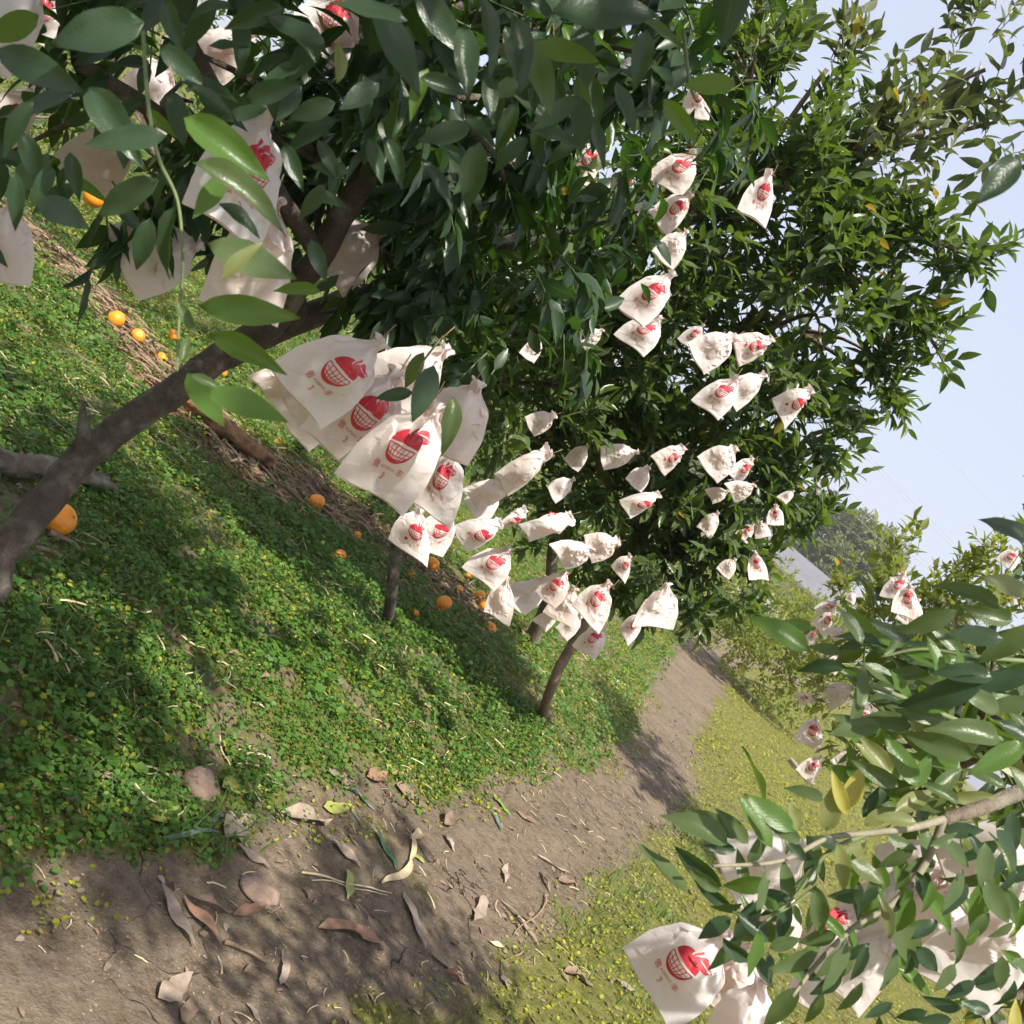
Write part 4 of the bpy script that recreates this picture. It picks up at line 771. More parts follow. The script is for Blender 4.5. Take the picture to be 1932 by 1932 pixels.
# the print, laid out flat in centimetres round the middle of the fruit
import bmesh
def arc(cx, cy, r, a0, a1, n=24): return [(cx+r*math.cos(D2R(a0+(a1-a0)*i/n)), cy+r*math.sin(D2R(a0+(a1-a0)*i/n))) for i in range(n+1)]
def strip(pts, w):
    P = np.array(pts, float); t = nrm(np.gradient(P, axis=0)); nn = np.stack([-t[:, 1], t[:, 0]], -1)
    w = np.asarray(w)*np.ones(len(P)); return [(P[i]-nn[i]*w[i]/2, P[i]+nn[i]*w[i]/2, P[i+1]+nn[i+1]*w[i+1]/2, P[i+1]-nn[i+1]*w[i+1]/2) for i in range(len(P)-1)]
def logo_polys():
    R = 2.5; polys = []
    # the solid upper half of the fruit with a notch where the stalk sits
    top = arc(0, 0, R, 4, 78, 14)+[(0.25, 1.95), (0.0, 1.62), (-0.35, 1.98)]+arc(0, 0, R, 103, 176, 14)
    top = [(x, y*0.96+0.12) for x, y in top]
    for a, b in zip(top[:-1], top[1:]): polys.append([(0, 0.35), a, b])
    # lower half: a rim and a curved net
    n = 30; rim = arc(0, 0, R-.12, 182, 358, n); w = [0.12+0.42*math.sin(math.pi*i/n)**1.0 for i in range(n+1)]
    polys += strip(rim, w)
    polys += strip([(-R+.1, -.12), (0, -.20), (R-.1, -.12)], .16)
    for yy in (-.75, -1.35, -1.85):
        h = math.sqrt(max(0, (R-.3)**2-yy**2)); polys += strip([(h*q, yy-.22*(1-q*q)) for q in np.linspace(-.98, .98, 9)], .12)
    for xx in (-.72, -.36, 0, .36, .72):
        polys += strip([(xx*math.sqrt(max(0.02, (R-.3)**2-yy**2)), yy) for yy in np.linspace(-.2, -2.1, 8)], .13)
    # stalk and the two-part leaf
    polys += strip([(0.05, 1.75), (0.15, 2.5), (0.55, 3.25)], [.28, .34, .62])
    up = [(0.75, 2.55), (1.2, 2.95), (1.9, 3.05), (2.7, 2.7), (3.45, 2.0)]; lo = [(0.85, 2.38), (1.6, 2.35), (2.3, 2.25), (3.3, 1.9)]
    for i in range(len(lo)-1): polys.append([lo[i], lo[i+1], up[min(i+1, 4)], up[i]])
    polys.append([lo[-1], up[4], up[3]])
    l2 = [(0.85, 2.18), (1.3, 1.45), (2.0, 1.30), (2.8, 1.35), (3.3, 1.75), (2.3, 2.07), (1.6, 2.17)]
    for i in range(1, len(l2)-1): polys.append([l2[0], l2[i], l2[i+1]])
    return polys
def text_tris(body, size, x, y):
    c = bpy.data.curves.new('t', 'FONT'); c.body = body; c.size = size; c.align_x = 'CENTER'; c.resolution_u = 2
    o = bpy.data.objects.new('t', c); COL.objects.link(o); dg = bpy.context.evaluated_depsgraph_get()
    me = bpy.data.meshes.new_from_object(o.evaluated_get(dg)); me.calc_loop_triangles()
    tr = [[(me.vertices[i].co.x+x, me.vertices[i].co.y+y) for i in t.vertices] for t in me.loop_triangles]
    bpy.data.objects.remove(o); bpy.data.curves.remove(c); bpy.data.meshes.remove(me); return tr
def print_bm(fine):
    bm = bmesh.new()
    P = logo_polys(); K = [0]*len(P)
    if fine:
        tx = text_tris('傲', 1.35, -2.15, -4.05)+text_tris('丰', 1.35, 2.25, -4.05)+text_tris('3', 1.5, 0.0, -5.35); P += tx; K += [0]*len(tx)
        tx = text_tris('AOFENG', .66, 0.05, -3.75); P += tx; K += [1]*len(tx)
    else:
        tx = strip([(-2.6, -3.6), (-1.7, -3.6)], 1)+strip([(1.8, -3.6), (2.8, -3.6)], .3)+strip([(2.3, -3.1), (2.3, -4.2)], .25)+strip([(-.2, -4.6), (.3, -4.8), (0, -5.0), (.3, -5.3), (-.2, -5.5)], .2); P += tx; K += [0]*len(tx)
    for p, k in zip(P, K):
        try: f = bm.faces.new([bm.verts.new((float(x), float(y), 0)) for x, y in p]); f.material_index = k
        except ValueError: pass
    return bm
LOGO_C = 0.53      # height of the fruit's middle on the sheet
def print_mesh(f, fine):
    bm = print_bm(fine)
    # sheet coordinates: cut along the paper's own grid so that the print lies on its facets
    for vtx in bm.verts:
        x, y = vtx.co.x*0.0112, vtx.co.y*0.0112*1.17; v = LOGO_C+y/BH; vtx.co = (x/(BW/2*(1-0.07*v)*(1-0.22*float(sstep(0.30, 0.72, v)))), v, 0)
    geom = lambda: bm.verts[:]+bm.edges[:]+bm.faces[:]
    for i in range(1, NU-1): bmesh.ops.bisect_plane(bm, geom=geom(), plane_co=(-1+2*i/(NU-1), 0, 0), plane_no=(1, 0, 0))
    for j in range(1, NV-1): bmesh.ops.bisect_plane(bm, geom=geom(), plane_co=(0, j/(NV-1), 0), plane_no=(0, 1, 0))
    bmesh.ops.triangulate(bm, faces=bm.faces[:])
    nrmz = np.cross(np.gradient(f, axis=1), np.gradient(f, axis=0)); nrmz = nrm(nrmz)
    if nrmz[..., 2].mean() < 0: nrmz = -nrmz
    for vtx in bm.verts:
        a = (vtx.co.x+1)/2*(NU-1); b = vtx.co.y*(NV-1); i = int(min(max(a, 0), NU-1.001)); j = int(min(max(b, 0), NV-1.001)); fa = a-i; fb = b-j
        # the paper quad is split along the diagonal (i, j) - (i+1, j+1)
        def ev(G):
            if fa >= fb: return G[j, i]*(1-fa)+G[j, i+1]*(fa-fb)+G[j+1, i+1]*fb
            return G[j, i]*(1-fb)+G[j+1, i]*(fb-fa)+G[j+1, i+1]*fa
        p = ev(f)+nrm(ev(nrmz))*0.0007; vtx.co = p.tolist()
    me = bpy.data.meshes.new('print'); bm.to_mesh(me); bm.free()
    me.materials.append(M_INK); me.materials.append(M_INKP)
    return me
VAR = []
for sd in range(14):
    me, f = bag_mesh(100+sd, [0.8, 1.1, 0.9, 1.3, 1.0, 1.5, 0.8, 1.2, 1.7, 1.0, 1.3, .8, 1.5, 1.1][sd]); me.materials.append(M_PAPER); VAR.append((me, print_mesh(f, sd < 9)))
wv, wt = tube([(np.stack([0.016*np.cos(np.linspace(0, 6.6, 22)), -0.012+0.001*np.linspace(0, 6.6, 22), 0.011*np.sin(np.linspace(0, 6.6, 22))], -1), np.full(22, .0011)),
               (np.array([(0.004, -0.005, 0.004), (0.002, 0.012, 0.002), (0.0, 0.035, 0.0)]), np.full(3, .0014))], 5)
WIRE = tri_mesh('tie', wv, wt); WIRE.materials.append(M_WIRE)
BAGG = 'white paper fruit bags hanging in the citrus trees'
def bag(px, py, d, tilt, yaw, pr, size, label, var=None, lean=0.0):
    """centre pixel, depth, roll from plumb (deg), turn about its own upright (deg), printed side shown?, scale"""
    k = (int(px*7+py*3)) % 14 if var is None else var
    size *= .93
    if px > 1150 and py > 1560: d += .22; size *= .80*(1.22 if label.startswith('big printed') else 1)
    if px < 520 and py < 520: d += .15; size *= .88
    c = cam_pt(px, py, d); up_w = np.array([0, 0, 1.0]); ray = nrm(c-C0); fr = -ray; fr = nrm(fr-up_w*(fr@up_w)*0.8)
    rt = nrm(np.cross(up_w, fr))                       # to the right as the camera sees it
    t = D2R(tilt); a_up = nrm(math.cos(t)*up_w+math.sin(t)*rt+lean*fr); rt2 = nrm(np.cross(a_up, fr)); fr2 = np.cross(rt2, a_up)
    y = D2R(yaw + (0 if pr else 180)); zx = math.cos(y)*fr2+math.sin(y)*rt2; xx = np.cross(a_up, zx)
    org = c + a_up*BH*size*0.5
    r = empty('fruit_bag', org); r.empty_display_size = .05
    wx = 0.93+0.12*math.sin(px*1.7+py); wy = 1.0+0.08*math.sin(px*.9-py)
    r.matrix_world = Matrix([[xx[i]*size*wx, a_up[i]*size*wy, zx[i]*size, org[i]] for i in range(3)]+[[0, 0, 0, 1]])
    tag(r, label, 'paper bag', BAGG)
    link('paper_pouch', VAR[k][0], r); link('printed_emblem', VAR[k][1], r); link('wire_tie', WIRE, r)
    return r
for b in BAGS: bag(*b)

OR = [(100,997,62,'large fallen orange nearest the camera, beside the bent trunk at left',0,0.62),(208,615,33,'fallen orange on sunlit green cover at far left, left of a pair',0,.75),(253,642,26,'fallen orange right of the sunlit one at far left, half in leaves',0,.6),
 (320,640,22,'small fallen orange in the dead litter behind the hanging twig',0,.6),(302,680,22,'split broken orange scattered near the hanging twig',0,.35),(438,678,13,'little orange half buried behind the young leaves',0,.4),(416,707,17,'small orange just above the bright rotten wood',0,.5),
 (518,838,15,'small faded orange in twigs under the big bags',0,.5),(585,961,30,'bright round orange in the open at the edge of the litter strip',0,.85),(637,1053,24,'orange mostly covered by weeds below the round bright one',0,.38),
 (707,921,20,'orange beside a torn old bag under the near cluster',0,.6),(786,1050,18,'brownish spoiled orange just right of the thin trunk',1,.5),(806,1075,26,'clean orange in the litter right of the thin trunk',0,.8),(835,1028,21,'orange on grass under the right narrow bag',0,.7),
 (880,1091,14,'tiny orange piece in the litter right of the clean one',0,.5),(830,1147,30,'orange half sunk in weeds, lowest on the left of the group',0,.62),(896,1135,22,'upper of two touching oranges left of the bare trunk',0,.8),(905,1154,24,'lower of two touching oranges left of the bare trunk',0,.8),
 (918,1192,26,'orange low in weeds nearest the short forked trunk',0,.5),(779,1162,16,'broken bits of orange beside the foot of the thin trunk',0,.3),(748,1033,14,'orange hidden behind the two narrow printed bags',0,.5),(245,524,17,'dull orange on green cover at far left below the cream bag',0,.5),
 (158,480,14,'dark spoiled orange on the far left bank',1,.5),(212,590,12,'dark spoiled fruit just above the left sunlit orange',1,.5),
 (858,1120,17,'small orange between the weed clad one and the touching pair',0,.7),(770,1090,15,'small orange in brown litter left of the clean one',0,.6),(668,1018,16,'small orange at the weed edge right of the round bright one',0,.6),(372,690,15,'small orange in sticks under the young hanging leaves',0,.6)]
ORP = []
for q in OR:
    g_ = gnd(q[0], q[1]); d_ = (g_-C0)@FW; ORP.append((g_[0], g_[1], min(max(q[2]/FP*d_*1.04, .035), .095)))
# ------------------------------------------------------------------ oranges
def sphere(nu, nv, f):
    V = []
    for j in range(1, nv-1):
        th = math.pi*j/(nv-1)
        for i in range(nu):
            ph = 2*math.pi*i/nu; V.append(f(math.sin(th)*math.cos(ph), math.sin(th)*math.sin(ph), math.cos(th)))
    n = len(V); V += [f(0, 0, 1), f(0, 0, -1)]; b = n-nu
    T = grid_tris(nu, nv-2, True)[:, ::-1].tolist() + [(n, i, (i+1) % nu) for i in range(nu)] + [(n+1, b+(i+1) % nu, b+i) for i in range(nu)]
    return np.array(V), np.array(T)
def orange_f(x, y, z):
    k = 1-0.10*math.exp(-((1-z)/0.06)) - 0.05*math.exp(-((1+z)/0.05)); r = 1+0.02*math.sin(3*x+2*y)
    return (x*r*0.5, y*r*0.5, z*0.46*k)
OV, OT = sphere(28, 19, orange_f); PEEL = tri_mesh('peel', OV, OT); PEEL.materials.append(M_PEEL)
ROTM = tri_mesh('rotten', OV*np.array([1, 1, .8]), OT); ROTM.materials.append(M_ROTPEEL)
sv = [];
for i in range(10): a = i/10*2*math.pi; r_ = 0.075 if i % 2 else 0.04; sv.append((r_*math.cos(a), r_*math.sin(a), .425))
sv += [(0, 0, .445)]; CAL = tri_mesh('calyx', np.array(sv), np.array([(i, (i+1) % 10, 10) for i in range(10)]), smooth=False); CAL.materials.append(M_STICK)
for px, py, dm, lab, rot, sink in OR:
    p = gnd(px, py); d = (p-C0)@FW; s = dm/FP*d*1.04; s = min(max(s, .035), .095)
    r = empty('orange', p+np.array([0, 0, s*(sink-0.5)+.024])); tag(r, lab, 'orange', 'fallen oranges on the ground')
    r.rotation_euler = (random.uniform(-1.2, 1.2), random.uniform(-1.2, 1.2), random.uniform(0, 6)); r.scale = (s,)*3
    link('peel', ROTM if rot else PEEL, r); link('calyx', CAL, r)
def hang_orange(px, py, d, s, lab):
    r = empty('orange', cam_pt(px, py, d)); tag(r, lab, 'orange'); r.scale = (s,)*3; r.rotation_euler = (.3, .2, 1)
    link('peel', PEEL, r); link('calyx', CAL, r)
hang_orange(177, 372, 3.6, .075, 'orange still hanging at upper left behind a pointed dark leaf')

# ------------------------------------------------------------------ things lying on the ground
def lay(name, label, cat, p0, p1, build, mat, lift=0.006, group=None):
    """p0, p1: its two ends as seen; build(length) -> V, T, UV with the length along x"""
    a = gnd(*p0); b = gnd(*p1); L = np.linalg.norm(b-a); ax = (b-a)/max(L, 1e-6); n = np.array([0, 0, 1.0]); R = frames(ax[None], n[None])[0]
    V_, T_, U_ = build(L); W_ = V_@R.T; zz = height(a[0]+W_[:, 0], a[1]+W_[:, 1])-a[2]
    W_[:, 2] = V_[:, 2]+zz+lift
    me = tri_mesh(name, W_, T_, U_); o = link(name, me, mat=mat); o.location = a.tolist(); tag(o, label, cat, group); return o
LS = 0
def dry(curl=0.35, width=0.4, ns=9, jag=0.12, up=0.12):
    global LS; LS += 1; sd = LS
    def f(L):
        rs = np.random.default_rng(sd); v, t, u = leaf_template(ns, 7, width, 0.3, 0.0, 0.05, sd)
        c = v.copy(); x = c[:, 0]; y = c[:, 1]*(1+jag*(rs.random(len(v))-.5)*4*(np.abs(u[:, 1]-.5) > .4)); bend = up*0.45*np.sin(x*math.pi*1.1+sd)**2
        ang = y/(width*.5)*curl*1.7; z = (1-np.cos(ang))*width*.35*np.sign(curl) + bend + 0.03*np.sin(9*x+sd+8*y)
        y2 = np.sin(ang)/max(abs(curl*1.7), .01)*width*.5 + 0.10*np.sin(x*2.6+sd)
        V_ = np.stack([x, y2, z-z.min()], -1)*L; return V_, t, u
    return f
def ribbon(width, bend=0.05, th=0.35):
    global LS; LS += 1; sd = LS
    def f(L):
        x = np.linspace(0, 1, 12); w_ = width*np.sin(np.pi*np.clip(x, .02, .98))**.6
        V_ = []; U_ = []
        for i, xx in enumerate(x):
            for j in range(3): V_.append((xx, bend*math.sin(xx*5+sd)+(j-1)*w_[i]/2, abs(j-1)*w_[i]*th+.02*math.sin(xx*7+sd)+.02)); U_.append((xx, j/2))
        return np.array(V_)*L, grid_tris(3, 12), np.array(U_)
    return f
def stick(rad, bend=0.05, sides=6):
    global LS; LS += 1; sd = LS
    def f(L):
        x = np.linspace(0, 1, 9)*L; P = np.stack([x, bend*L*np.sin(x/L*4+sd), rad+0*x+.004*np.sin(x*30)], -1)
        V_, T_ = tube([(P, rad*np.linspace(1, .6, 9))], sides, .3 if sides < 10 else .75, sd); return V_, T_, np.zeros((len(V_), 2))
    return f
def stone(fl=.6):
    global LS; LS += 1; sd = LS
    def f(L):
        rs = np.random.default_rng(sd); a = rs.uniform(0, 6, 6)
        V_, T_ = sphere(18, 12, lambda x, y, z: tuple(L*.5*k*(1+.12*math.sin(3*x+a[0])+.10*math.sin(4*y+a[1])+.08*math.sin(7*z+5*x+a[2])+.05*math.sin(11*x+9*y+a[3])) for k in (x, y*.85, z*fl)))
        V_[:, 0] += L*.5; return V_, T_, np.zeros((len(V_), 2))
    return f
GR = 'dry leaves and bits lying on the path'
LAY = [
 # name, label, category, end, end, builder, material
 ('dry_leaf','grey dry leaf at the left, upper of the two by the green margin','dead leaf',(108,1495),(150,1540),dry(.2,.55),M_DRYP),
 ('dry_leaf','long rolled dry leaf pointing down right beside the green margin','dead leaf',(112,1535),(172,1585),dry(1.0,.3),M_DRY),
 ('dry_leaf','yellow orange leaf with a white end at the left edge','dead leaf',(-5,1570),(36,1612),dry(.2,.5),M_FYEL),
 ('dry_leaf','broad grey crumpled leaf at the green margin left of the round stone','dead leaf',(238,1492),(275,1476),dry(.3,.75),M_DRYP),
 ('stone','rusty brown round stone with a cavity at the edge of the green','stone',(347,1487),(402,1487),stone(.7),M_STONE),
 ('dry_leaf','brown dead leaf leaning on the round rusty stone','dead leaf',(322,1462),(360,1478),dry(.5,.4),M_DRY),
 ('fallen_leaf','dull green fallen leaf right of the round rusty stone','leaf',(416,1500),(492,1492),dry(-.3,.42,9,.05),M_FYEL),
 ('fallen_leaf','half yellow half grey leaf below the grey crumpled one','leaf',(284,1565),(322,1510),dry(.3,.55),M_FYEL),
 ('narrow_leaf','long blue green narrow leaf left of the round rusty stone','leaf',(294,1470),(367,1532),ribbon(.07),M_FBLUE),
 ('narrow_leaf','blue green narrow leaf lying level on bare soil','leaf',(290,1583),(414,1575),ribbon(.07,.02),M_FBLUE),
 ('narrow_leaf','short blue green leaf curling above the level one','leaf',(380,1562),(430,1546),ribbon(.12,.1),M_FBLUE),
 ('fallen_leaf','olive green curled leaf lying on dry grey leaves','leaf',(418,1555),(466,1612),dry(.7,.32,9,.04),M_FYEL),
 ('dry_leaf','grey ragged leaf behind the olive curled leaf','dead leaf',(425,1590),(480,1545),dry(.3,.5),M_DRYP),
 ('dry_leaf','grey ragged leaf lying right below the olive curled leaf','dead leaf',(440,1605),(508,1640),dry(.4,.35),M_DRYP),
 ('dry_leaf','thin brown rolled leaf left of the olive curled leaf','dead leaf',(390,1590),(440,1642),dry(1.1,.2),M_DRY),
 ('dry_leaf','long speckled tan leaf ending at a yellow green one','dead leaf',(522,1532),(620,1548),dry(.7,.28),M_DRYP),
 ('fallen_leaf','bright yellow green half moon leaf at the green margin','leaf',(605,1518),(660,1530),dry(.4,.45,9,.03),M_FYEL),
 ('narrow_leaf','blue grey narrow leaf below the round leaf at the margin','leaf',(642,1484),(704,1528),ribbon(.09),M_FBLUE),
 ('narrow_leaf','short blue grey leaf right of the half moon leaf','leaf',(658,1532),(682,1558),ribbon(.12),M_FBLUE),
 ('dry_leaf','pale brown crumpled leaf on the margin above the half moon leaf','dead leaf',(616,1466),(658,1482),dry(.4,.55),M_DRYP),
 ('dry_leaf','brown torn leaf on the margin right of the grey blue leaf','dead leaf',(746,1492),(786,1500),dry(.3,.7),M_DRY),
 ('dry_leaf','yellow tipped leaf lying on the green cover above the path','dead leaf',(724,1440),(760,1472),dry(.3,.4),M_FYEL),
 ('dry_leaf','russet folded leaf left of the yellow tipped one','dead leaf',(686,1462),(728,1466),dry(.9,.6),M_DRYR),
 ('fallen_leaf','fresh green pointed leaf at the path edge','leaf',(932,1500),(958,1542),dry(.35,.4,9,.02),M_FGREEN),
 ('narrow_leaf','small blue green blade under the fresh green leaf','leaf',(922,1528),(948,1572),ribbon(.12),M_FBLUE),
 ('fallen_leaf','long dark green glossy leaf in the middle of the path','leaf',(698,1562),(750,1650),dry(.25,.24,11,.01,.03),M_FDARK),
 ('dry_leaf','grey leaf with torn corners left of the dark green one','dead leaf',(622,1592),(680,1636),dry(.5,.45),M_DRYP),
 ('dry_leaf','small folded pale leaf right of the bent straw','dead leaf',(835,1575),(858,1610),dry(.8,.6),M_DRYP),
 ('dry_leaf','black curled scrap above the small folded leaf','dead leaf',(832,1555),(850,1538),dry(1.0,.7),M_DRY),
 ('dry_leaf','brown lobed leaf right of the fresh green leaf','dead leaf',(972,1530),(1008,1558),dry(.3,.6),M_DRY),
 ('fallen_leaf','small yellow leaf at the bend of the straw','leaf',(778,1612),(798,1632),dry(.2,.8),M_FYEL),
 ('fallen_leaf','yellow brown narrow leaf below the straw end','leaf',(648,1640),(652,1700),dry(.6,.32),M_FYEL),
 ('straw','long bent straw rising right of the dark green leaf','straw',(720,1680),(772,1628),ribbon(.10),M_STRAW),
 ('straw','upright straw stub that ends in a torn flag','straw',(772,1628),(776,1578),ribbon(.12),M_STRAW),
 ('straw','pale straw tip fluttering right of the upright stub','straw',(770,1584),(796,1576),ribbon(.3),M_STRAW),
 ('straw','thick golden straw lying level, upper one of the pair','straw',(564,1648),(738,1688),stick(.0035,.01),M_STRAW),
 ('straw','thinner golden straw lying level, lower one of the pair','straw',(584,1662),(728,1692),stick(.002,.02),M_STRAW),
 ('stone','flat reddish stone set in the bare path','stone',(456,1682),(524,1690),stone(.28),M_STONE),
 ('dry_leaf','long grey green crumpled leaf on the bare soil at lower left','dead leaf',(286,1680),(368,1790),dry(.4,.36),M_DRYP),
 ('dry_leaf','russet brown curled leaf in the middle of the lower left','dead leaf',(335,1700),(420,1780),dry(.8,.35),M_DRYR),
 ('dry_leaf','dark brown twisted leaf next to the russet one','dead leaf',(350,1690),(440,1722),dry(1.1,.25),M_DRY),
 ('dry_leaf','shiny orange brown rolled leaf below the flat stone','dead leaf',(430,1722),(508,1712),dry(.9,.32),M_DRYR),
 ('dry_leaf','long narrow pinkish brown leaf standing upright in the picture','dead leaf',(768,1690),(786,1790),dry(.4,.28),M_DRYP),
 ('dry_leaf','large curled brown leaf with a dark hollow at the lower middle','dead leaf',(598,1752),(728,1800),dry(.7,.28),M_DRYR),
 ('dry_leaf','white papery leaf in the open path','dead leaf',(902,1690),(894,1745),dry(.3,.33),M_DRYP),
 ('dry_leaf','small cream wedge leaf above the white papery one','dead leaf',(948,1632),(956,1672),dry(.2,.35),M_DRYP),
 ('dry_leaf','narrow brown curl right of the cream wedge leaf','dead leaf',(1018,1646),(1042,1690),dry(1.0,.3),M_DRY),
 ('dry_leaf','little cupped brown leaf near the path centre','dead leaf',(1048,1660),(1082,1668),dry(1.0,.6),M_DRY),
 ('dry_leaf','long tan dried blade in the upper part of the path','dead leaf',(1012,1610),(1074,1658),dry(1.0,.14),M_DRYP),
 ('dry_leaf','long pale curved blade reaching down to a dead twig','dead leaf',(946,1700),(1008,1790),dry(.6,.13),M_DRYP),
 ('twig','dark dead twig crossing the pale curved blade','twig',(1020,1690),(978,1775),stick(.004,.06),M_STICK),
 ('twig','crooked dead twig below the pale curved blade','twig',(972,1788),(950,1850),stick(.003,.1),M_STICK),
 ('dry_leaf','pinkish leaf hanging on the crooked dead twig','dead leaf',(944,1838),(962,1872),dry(.3,.5),M_DRYP),
 ('dry_leaf','rolled brown leaf at the bottom left of the green patch','dead leaf',(832,1830),(882,1862),dry(1.2,.4),M_DRYR),
 ('dry_leaf','grey dark leaf above the rolled brown one','dead leaf',(810,1795),(872,1850),dry(.5,.28),M_DRY),
 ('narrow_leaf','short blue green blade at the bottom centre','leaf',(808,1868),(832,1898),ribbon(.15),M_FBLUE),
 ('dry_leaf','big curled tan leaf in the low moss near the bottom','dead leaf',(1062,1838),(1122,1868),dry(.8,.5),M_DRY),
 ('dry_leaf','pale flat leaf left of the big printed bag at the bottom','dead leaf',(1158,1856),(1198,1872),dry(.2,.35),M_DRYP),
 ('dry_leaf','cream narrow leaf in moss right of the pinkish upright leaf','dead leaf',(920,1780),(952,1790),dry(.4,.3),M_STRAW),
 ('dry_leaf','upright pale leaf at the bottom left','dead leaf',(523,1860),(528,1792),dry(.3,.25),M_DRYP),
 ('dry_leaf','grey leaf cut low in the left bottom corner area','dead leaf',(285,1880),(360,1850),dry(.3,.5),M_DRYP),
 ('dry_leaf','brown leaf piece at the bottom edge left','dead leaf',(335,1925),(378,1895),dry(.3,.5),M_DRY),
 ('dry_leaf','pale torn leaf at the bottom edge','dead leaf',(462,1895),(490,1935),dry(.4,.4),M_DRYP),
 ('twig','thin brown stick under the grey green crumpled leaf','twig',(418,1785),(500,1820),stick(.005,.03),M_STICK),
 ('twig','mossy brown stick lying on green cover at the left','twig',(98,1385),(158,1420),stick(.008,.03),M_STICK),
 ('straw','white straw end above the round rusty stone','straw',(360,1452),(402,1445),stick(.0025,.03),M_STRAW),
 ('straw','white straw bit on the margin right of the first','straw',(440,1418),(478,1412),stick(.0025,.03),M_STRAW),
 ('straw','pale bark chip beside the broad grey leaf','straw',(168,1468),(226,1480),ribbon(.18),M_DRYP),
 ('fallen_leaf','lone yellow green leaf standing on the mossy ground at left','leaf',(334,1020),(330,998),dry(.3,.6),M_FYEL),
 ('straw','straw lying on green cover above the path centre','straw',(702,1360),(740,1374),stick(.002,.03),M_STRAW),
 ('twig','stub of pale wood by the short forked trunk','wood',(975,1198),(1008,1218),stick(.022,.02,8),M_STICK),
 ('dead_stick','pale dead stick leaning up beside the lowest right tree bag','stick',(1488,1438),(1530,1485),stick(.035,.02),M_DRYP),
 ('bark_slab','flat slab of orange brown rotten wood, uppermost in the litter strip','wood',(225,705),(305,745),dry(.2,.55),M_ROT),
 ('rotten_log','crumbling sunlit orange brown rotten log lying along the litter strip','log',(325,762),(500,893),stick(.055,.03,14),M_ROT),
 ('bark_slab','broken bark slab leaning on the rotten log','wood',(318,765),(385,805),dry(.4,.5),M_ROT),
 ('bark_slab','narrow bark strip below the rotten log','wood',(385,800),(470,868),dry(.3,.2),M_ROT),
 ('bark_slab','flat pale stone like bark piece right of the rotten log','wood',(410,795),(438,812),dry(.1,.8),M_DRYP),
 ('twig','long dry branch in the dark litter under the big bags','twig',(540,850),(606,900),stick(.008,.03),M_STICK),
 ('twig','arched dry twig in front of the litter strip','twig',(408,815),(505,810),stick(.003,.12),M_STICK),
 ('fallen_log','grey dead log behind the bent trunk at the left edge','log',(-60,870),(205,945),stick(.038,.05,12),M_BARK),
 ('twig','pale peeled root beside the large near orange','root',(88,1010),(150,1048),stick(.010,.06),M_STICK),
 ('twig','lower pale peeled root below the large near orange','root',(60,1040),(140,1065),stick(.007,.05),M_STICK),
 ('old_bag','torn crumpled old paper bag lying in the litter under the near cluster','paper bag',(680,930),(745,965),dry(.8,.55),M_DRYP),
 ('plastic_scrap','small white scrap at the far edge of the path','litter',(1324,1539),(1328,1545),dry(.1,.7),M_WHITE),
 ('plastic_scrap','small white scrap on the green cover edge by the path','litter',(1162,1288),(1167,1290),dry(.1,.5),M_WHITE),
 ('black_hose','thin black hose along the far edge of the path','hose',(1283,1170),(1355,1262),stick(.012,.03),M_HOSE)]
for n_, lab, cat, p0, p1, bd, mt in LAY: lay(n_, lab, cat, p0, p1, bd, mt, .004)
# the small mixed litter nobody could count
rs = np.random.default_rng(5)
def inview(x, y, z, m=260):
    q = np.stack([x, y, z], -1); px, py, d = to_px(q); return (d > .2) & (px > -m) & (px < 1932+m) & (py > -m) & (py < 1932+m)
def pick(n, x0, x1, y0, y1, prob):
    x = rs.uniform(x0, x1, n); y = rs.uniform(y0, y1, n); k = rs.random(n) < prob(x, y); return x[k], y[k]
def litter(name, label, x, y, temp, s0, s1, mat, lift=.004, flat=.35):
    z = height(x, y)+lift; k = inview(x, y, z); x, y, z = x[k], y[k], z[k]; n = len(x); a = rs.random(n)*6.28
    ax = np.stack([np.cos(a), np.sin(a), rs.normal(size=n)*.12], -1); nn = np.array([0, 0, 1.0])+rs.normal(size=(n, 3))*flat
    P = np.stack([x, y, z], -1); o = link(name, scatter_mesh(name, temp, P, frames(ax, nn), rs.uniform(s0, s1, n), rs), mat=mat); tag(o, label, kind='stuff'); return o
def straw_t():
    x = np.linspace(0, 1, 4); V_ = [];
    for q in x: V_ += [(q, .06*math.sin(q*4)-.022, .02*math.sin(q*3)), (q, .06*math.sin(q*4)+.022, .035+.02*math.sin(q*3))]
    return np.array(V_), grid_tris(2, 4), np.zeros((8, 2))
STR = [straw_t()]; CRUM = [(np.array([(0, 0, 0), (.5, -.3, .05), (1, 0, .1), (.4, .35, .1), (.5, 0, .35)]), np.array([(0, 1, 4), (1, 2, 4), (2, 3, 4), (3, 0, 4)]), np.zeros((5, 2)))]
x, y = pick(4500, -1.2, 3.2, 1.0, 8, lambda x, y: 0.5*(pathd(x, y) > -.15)); litter('straw_bits', 'thin pale straw bits scattered over the bare path', x, y, STR, .015, .06, M_STRAW)
x, y = pick(5200, -1.2, 3.5, 1.0, 9, lambda x, y: 0.55*(pathd(x, y) > -.35)); litter('leaf_crumbs', 'small crumbled dry leaves on the path and its margins', x, y, MID, .012, .045, M_DRY)
x, y = pick(1800, -1.2, 3.5, 1.0, 9, lambda x, y: 0.5*(pathd(x, y) > -.45)); litter('pale_leaf_crumbs', 'small pale leaf crumbs on the path and its margins', x, y, MID, .01, .028, M_DRYP)
